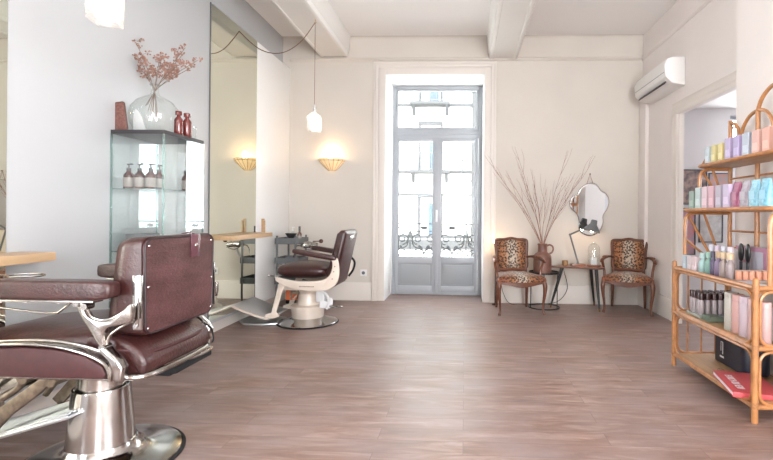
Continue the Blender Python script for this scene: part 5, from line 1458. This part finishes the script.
back_row = [((0.55, 0.55, 0.62), 'pale grey', 0.0), ((0.60, 0.50, 0.60), 'pale mauve', 0.075), ((0.58, 0.60, 0.66), 'ice blue', 0.15), ((0.62, 0.56, 0.62), 'lavender white', 0.225)]
for i, (c, nm, dy) in enumerate(back_row):
    bottle('hair_tube', f'{nm} bottle in the second row of the rattan cabinet top', 'second row bottles on the rattan cabinet top', (SX0 + 0.17, SY1 - 0.20 - dy, zt), 0.028, 0.20, pal(c, 0.35), pal(tuple(min(1, v * 1.2) for v in c), 0.35), None, False, capr=0.7, caph=0.2)
for i, dy in enumerate((0.0, 0.075)):
    th = thing('hair_brush', ('dark paddle hairbrush', 'second dark paddle hairbrush')[i] + (' standing next to the far bottles on the rattan cabinet top' if i == 0 else ' standing next to the pink-edged box on the rattan cabinet top'), 'hairbrush', (1.865, 3.145 - dy, zt + 0.001), 0, 'hairbrushes on the rattan cabinet top')
    b = MB(); b.pillow((0, 0, 0.16), (0.025, 0.050, 0.125), 0.9, 0.9, 18, 12); b.build('paddle', M['black_plastic'], th)
    b = MB(); b.tube([(0, 0, 0.10), (0, 0, 0.04), (0, 0, 0.005)], [0.010, 0.009, 0.012], 10); b.build('handle', M['black_plastic'], th)
    b = MB(); b.box((0, 0, 0.0035), (0.05, 0.05, 0.006), 0.002); b.build('stand', M['paper_white'], th)
t = thing('gift_box', 'large white box with a pink printed edge on the rattan cabinet top', 'box', (1.945, 3.13, zt + 0.0005))
b = MB(); b.box((0, 0, 0.10), (0.05, 0.33, 0.20), 0.003); b.build('carton', pal((0.60, 0.58, 0.66)), t)
b = MB(); b.box((-0.0257, 0, 0.185), (0.001, 0.33, 0.028), 0); b.box((-0.0257, -0.148, 0.09), (0.001, 0.034, 0.16), 0); b.box((-0.0257, 0.05, 0.10), (0.001, 0.10, 0.02), 0); b.build('pink_print', pal((0.62, 0.30, 0.42)), t)
for i in range(5):
    b = MB(); b.lathe([(0.0, 0), (0.017, 0), (0.018, 0.003), (0.018, 0.05), (0.014, 0.054), (0, 0.054)], (0, 0, 0), 18)
    o = tag(b.build('coral_candle', pal((0.70, 0.33, 0.22))), 'small coral pot in the cream tray, ' + ORD[i] + ' from the front of the row', 'candle', 'coral pots in the cream tray'); o.location = (1.685 + 0.040 * i, 2.865, zt + 0.014)
b = MB(); b.box((0, 0, 0.006), (0.215, 0.07, 0.012), 0.002); b.box((0, 0.032, 0.035), (0.215, 0.005, 0.07), 0.001); o = tag(b.build('display_tray', M['cream_label']), 'cream display tray holding the coral pots', 'tray'); o.location = (1.765, 2.865, zt + 0.001)
for i in range(3):
    b = MB(); b.lathe([(0.0, 0), (0.024, 0), (0.025, 0.003), (0.025, 0.075 + 0.02 * i), (0.018, 0.082 + 0.02 * i), (0.018, 0.10 + 0.02 * i), (0, 0.10 + 0.02 * i)], (0, 0, 0), 20)
    o = tag(b.build('cream_jar', pal((0.68, 0.58, 0.46))), ('short', 'medium', 'tall')[i] + ' cream jar at the near end of the rattan cabinet top', 'jar', 'cream jars at the near end'); o.location = ((1.915, 1.90, 1.94)[i], (2.90, 2.83, 2.77)[i], zt + 0.0005)
b = MB(); b.box((0, 0, 0), (0.115, 0.17, 0.012), 0.003); o = tag(b.build('white_tray', pal((0.66, 0.70, 0.78))), 'flat bluish-white box lying near the front edge of the rattan cabinet top', 'box'); o.location = (SX0 + 0.085, 2.945 - 0.02, zt + 0.0075)
o.location = (SX0 + 0.082, 2.745, zt + 0.0075)
# middle compartment
zm = ZM + 0.0095
k = 0
proto = None
for rI in range(4):
    for i in range(7):
        lab = 'slim grey bottle with a dark brown cap, ' + ORD[i] + ' from the left in the ' + ('frontmost', 'second', 'third', 'rearmost')[rI] + ' row'
        if proto is None:
            proto = thing('serum_bottle', lab, 'bottle', (0, 0, 0), 0, 'dark-capped bottles on the rattan cabinet')
            b = MB(); b.lathe([(0.0175, 0), (0.0185, 0.003), (0.0185, 0.100), (0.0165, 0.104), (0, 0.104)], (0, 0, 0), 16); b.build('body', mat('frosted grey bottle', (0.36, 0.31, 0.32), 0.3), proto)
            b = MB(); b.lathe([(0.0175, 0.1042), (0.0175, 0.146), (0.0160, 0.150), (0, 0.150)], (0, 0, 0), 16); b.build('cap', mat('dark brown cap', (0.045, 0.012, 0.014), 0.25), proto)
            q = proto
        else:
            q = dup(proto)
            q['label'] = lab
        q.location = (SX0 + 0.075 + 0.0435 * i + 0.006 * (rI % 2), SY1 - 0.250 + 0.048 * rI + 0.004 * (i % 2), zm + 0.022)
b = MB(); b.bb(-0.155, 0.155, -0.10, 0.10, 0, 0.021, 0.003); o = tag(b.build('display_stand', pal((0.42, 0.46, 0.42))), 'flat grey-green display stand under the dark-capped bottles', 'stand'); o.location = (SX0 + 0.205, SY1 - 0.178, zm + 0.0005)
for (x, y, w_, d_, h, c, nm) in ((SX0 + 0.10, 3.165, 0.09, 0.10, 0.038, (0.16, 0.20, 0.15), 'flat dark green box in front of the dark-capped bottles'), (SX0 + 0.215, 3.13, 0.11, 0.13, 0.042, (0.22, 0.22, 0.25), 'flat dark grey box between the green box and the pastel cylinders')):
    b = MB(); b.box((0, 0, h / 2), (w_, d_, h), 0.003); o = tag(b.build('flat_box', pal(c)), nm, 'box'); o.location = (x, y, zm + 0.0005)
cyl_c = [((0.60, 0.58, 0.52), 'cream'), ((0.70, 0.42, 0.38), 'salmon pink'), ((0.68, 0.56, 0.62), 'pale lilac'), ((0.66, 0.44, 0.42), 'rose'), ((0.62, 0.40, 0.38), 'dusky rose')]
yy = 2.925
for i, (c, nm) in enumerate(cyl_c):
    t2 = thing('shampoo_cylinder', f'{nm} cylindrical shampoo bottle on the middle shelf of the rattan cabinet', 'bottle', (SX0 + 0.085, yy, zm + 0.0005), 0, 'large pastel cylinders on the rattan cabinet')
    b = MB(); b.lathe([(0.034, 0), (0.0365, 0.004), (0.0365, 0.195), (0.034, 0.20), (0, 0.20)], (0, 0, 0), 28); b.build('body', pal(c, 0.4), t2)
    b = MB(); b.lathe([(0.0355, 0.2005), (0.0355, 0.232), (0.033, 0.236), (0, 0.236)], (0, 0, 0), 28); b.build('cap', pal(tuple(min(1, v * 1.1) for v in c), 0.4), t2)
    yy -= 0.079
for i, (c, nm) in enumerate([((0.66, 0.62, 0.60), 'white'), ((0.64, 0.42, 0.40), 'pink'), ((0.60, 0.38, 0.37), 'old rose'), ((0.66, 0.60, 0.62), 'pearl'), ((0.6, 0.45, 0.42), 'blush')]):
    t2 = thing('shampoo_cylinder', f'{nm} cylindrical shampoo bottle standing in the back row of the middle shelf', 'bottle', (SX0 + 0.185, 2.90 - 0.082 * i, zm + 0.0005), 0, 'back row cylinders on the rattan cabinet')
    b = MB(); b.lathe([(0.034, 0), (0.0365, 0.004), (0.0365, 0.185), (0.034, 0.19), (0, 0.19)], (0, 0, 0), 28); b.build('body', pal(c, 0.4), t2)
b = MB(); b.box((0, 0, 0.0), (0.10, 0.16, 0.045), 0.004); 
# bottom: black case and red book
zb = ZB + 0.0115
t = thing('storage_case', 'black rounded case with a white mark on the bottom rattan shelf', 'case', (1.895, 3.185, zb))
b = MB(); b.prism(rrect(0.18, 0.40, 0.06, 8), 0.0, 0.205, 'xy', bev=0.010, seg=3); b.build('body', mat('black satin case', (0.012, 0.012, 0.022), 0.45), t)
b = MB(); b.prism(rrect(0.184, 0.404, 0.06, 8), 0.206, 0.222, 'xy', bev=0.004); b.build('lid', M['black_plastic'], t)
b = MB()
X_ = -0.0912
b.bb(X_, X_ + 0.0012, -0.030, -0.026, 0.07, 0.155); b.bb(X_, X_ + 0.0012, -0.052, -0.048, 0.09, 0.155); b.bb(X_, X_ + 0.0012, -0.052, -0.026, 0.151, 0.155)
for q in range(5): b.bb(X_, X_ + 0.0012, -0.062 + 0.010 * q, -0.055 + 0.010 * q, 0.044, 0.056)
b.v = [(x, -y, z) for x, y, z in b.v]; b.move(Matrix.Translation((0, 0.03, 0))); b.build('white_logo', M['paper_white'], t)
t = thing('red_book', 'large red book with white lettering lying on the bottom rattan shelf', 'book', (1.697, 2.800, zb + 0.006), R(-12.6))
b = MB(); b.bb(-0.125, 0.125, -0.185, 0.185, 0.003, 0.025, 0.001); b.build('pages', M['paper_white'], t)
b = MB(); b.bb(-0.13, 0.13, -0.19, 0.19, 0.0255, 0.0285, 0.001); b.bb(-0.13, 0.13, -0.19, 0.19, 0, 0.003, 0.001); b.bb(-0.13, 0.13, -0.192, -0.188, 0, 0.0285, 0.001); cv = b.build('cover', mat('red book cover', (0.56, 0.085, 0.095), 0.4), t)
b = MB()
for k in range(8):   # the white title, too blurred in the photo to read
    y0 = 0.105 - 0.030 * k
    b.bb(-0.085, -0.045, y0 - 0.004, y0 + 0.004, 0.0286, 0.0292)
    if k % 2 == 0: b.bb(-0.085, -0.078, y0 - 0.016, y0, 0.0286, 0.0292); b.bb(-0.052, -0.045, y0 - 0.016, y0, 0.0286, 0.0292)
    if k % 3 == 0: b.bb(-0.068, -0.062, y0 - 0.014, y0, 0.0286, 0.0292)
    if k % 3 == 1: b.bb(-0.085, -0.045, y0 - 0.018, y0 - 0.012, 0.0286, 0.0292)
b.build('title_lettering', M['paper_white'], cv)
b = MB(); b.lathe([(0.0, 0), (0.015, 0), (0.020, 0.01), (0.021, 0.03), (0.014, 0.036), (0, 0.037)], (0, 0, 0), 20); o = tag(b.build('glass_ball', M['clear']), 'tiny clear glass pot in front of the black case on the bottom rattan shelf', 'pot'); o.location = (SX0 + 0.085, 3.03, zb + 0.0005)
b = MB(); b.prism(rrect(0.11, 0.22, 0.03, 6), 0.0, 0.17, 'xy', bev=0.008, seg=3); o = tag(b.build('wash_bag', pal((0.50, 0.40, 0.36), 0.7)), 'beige soft bag at the near end of the bottom rattan shelf', 'bag'); o.location = (1.935, 2.67, zb + 0.0005)
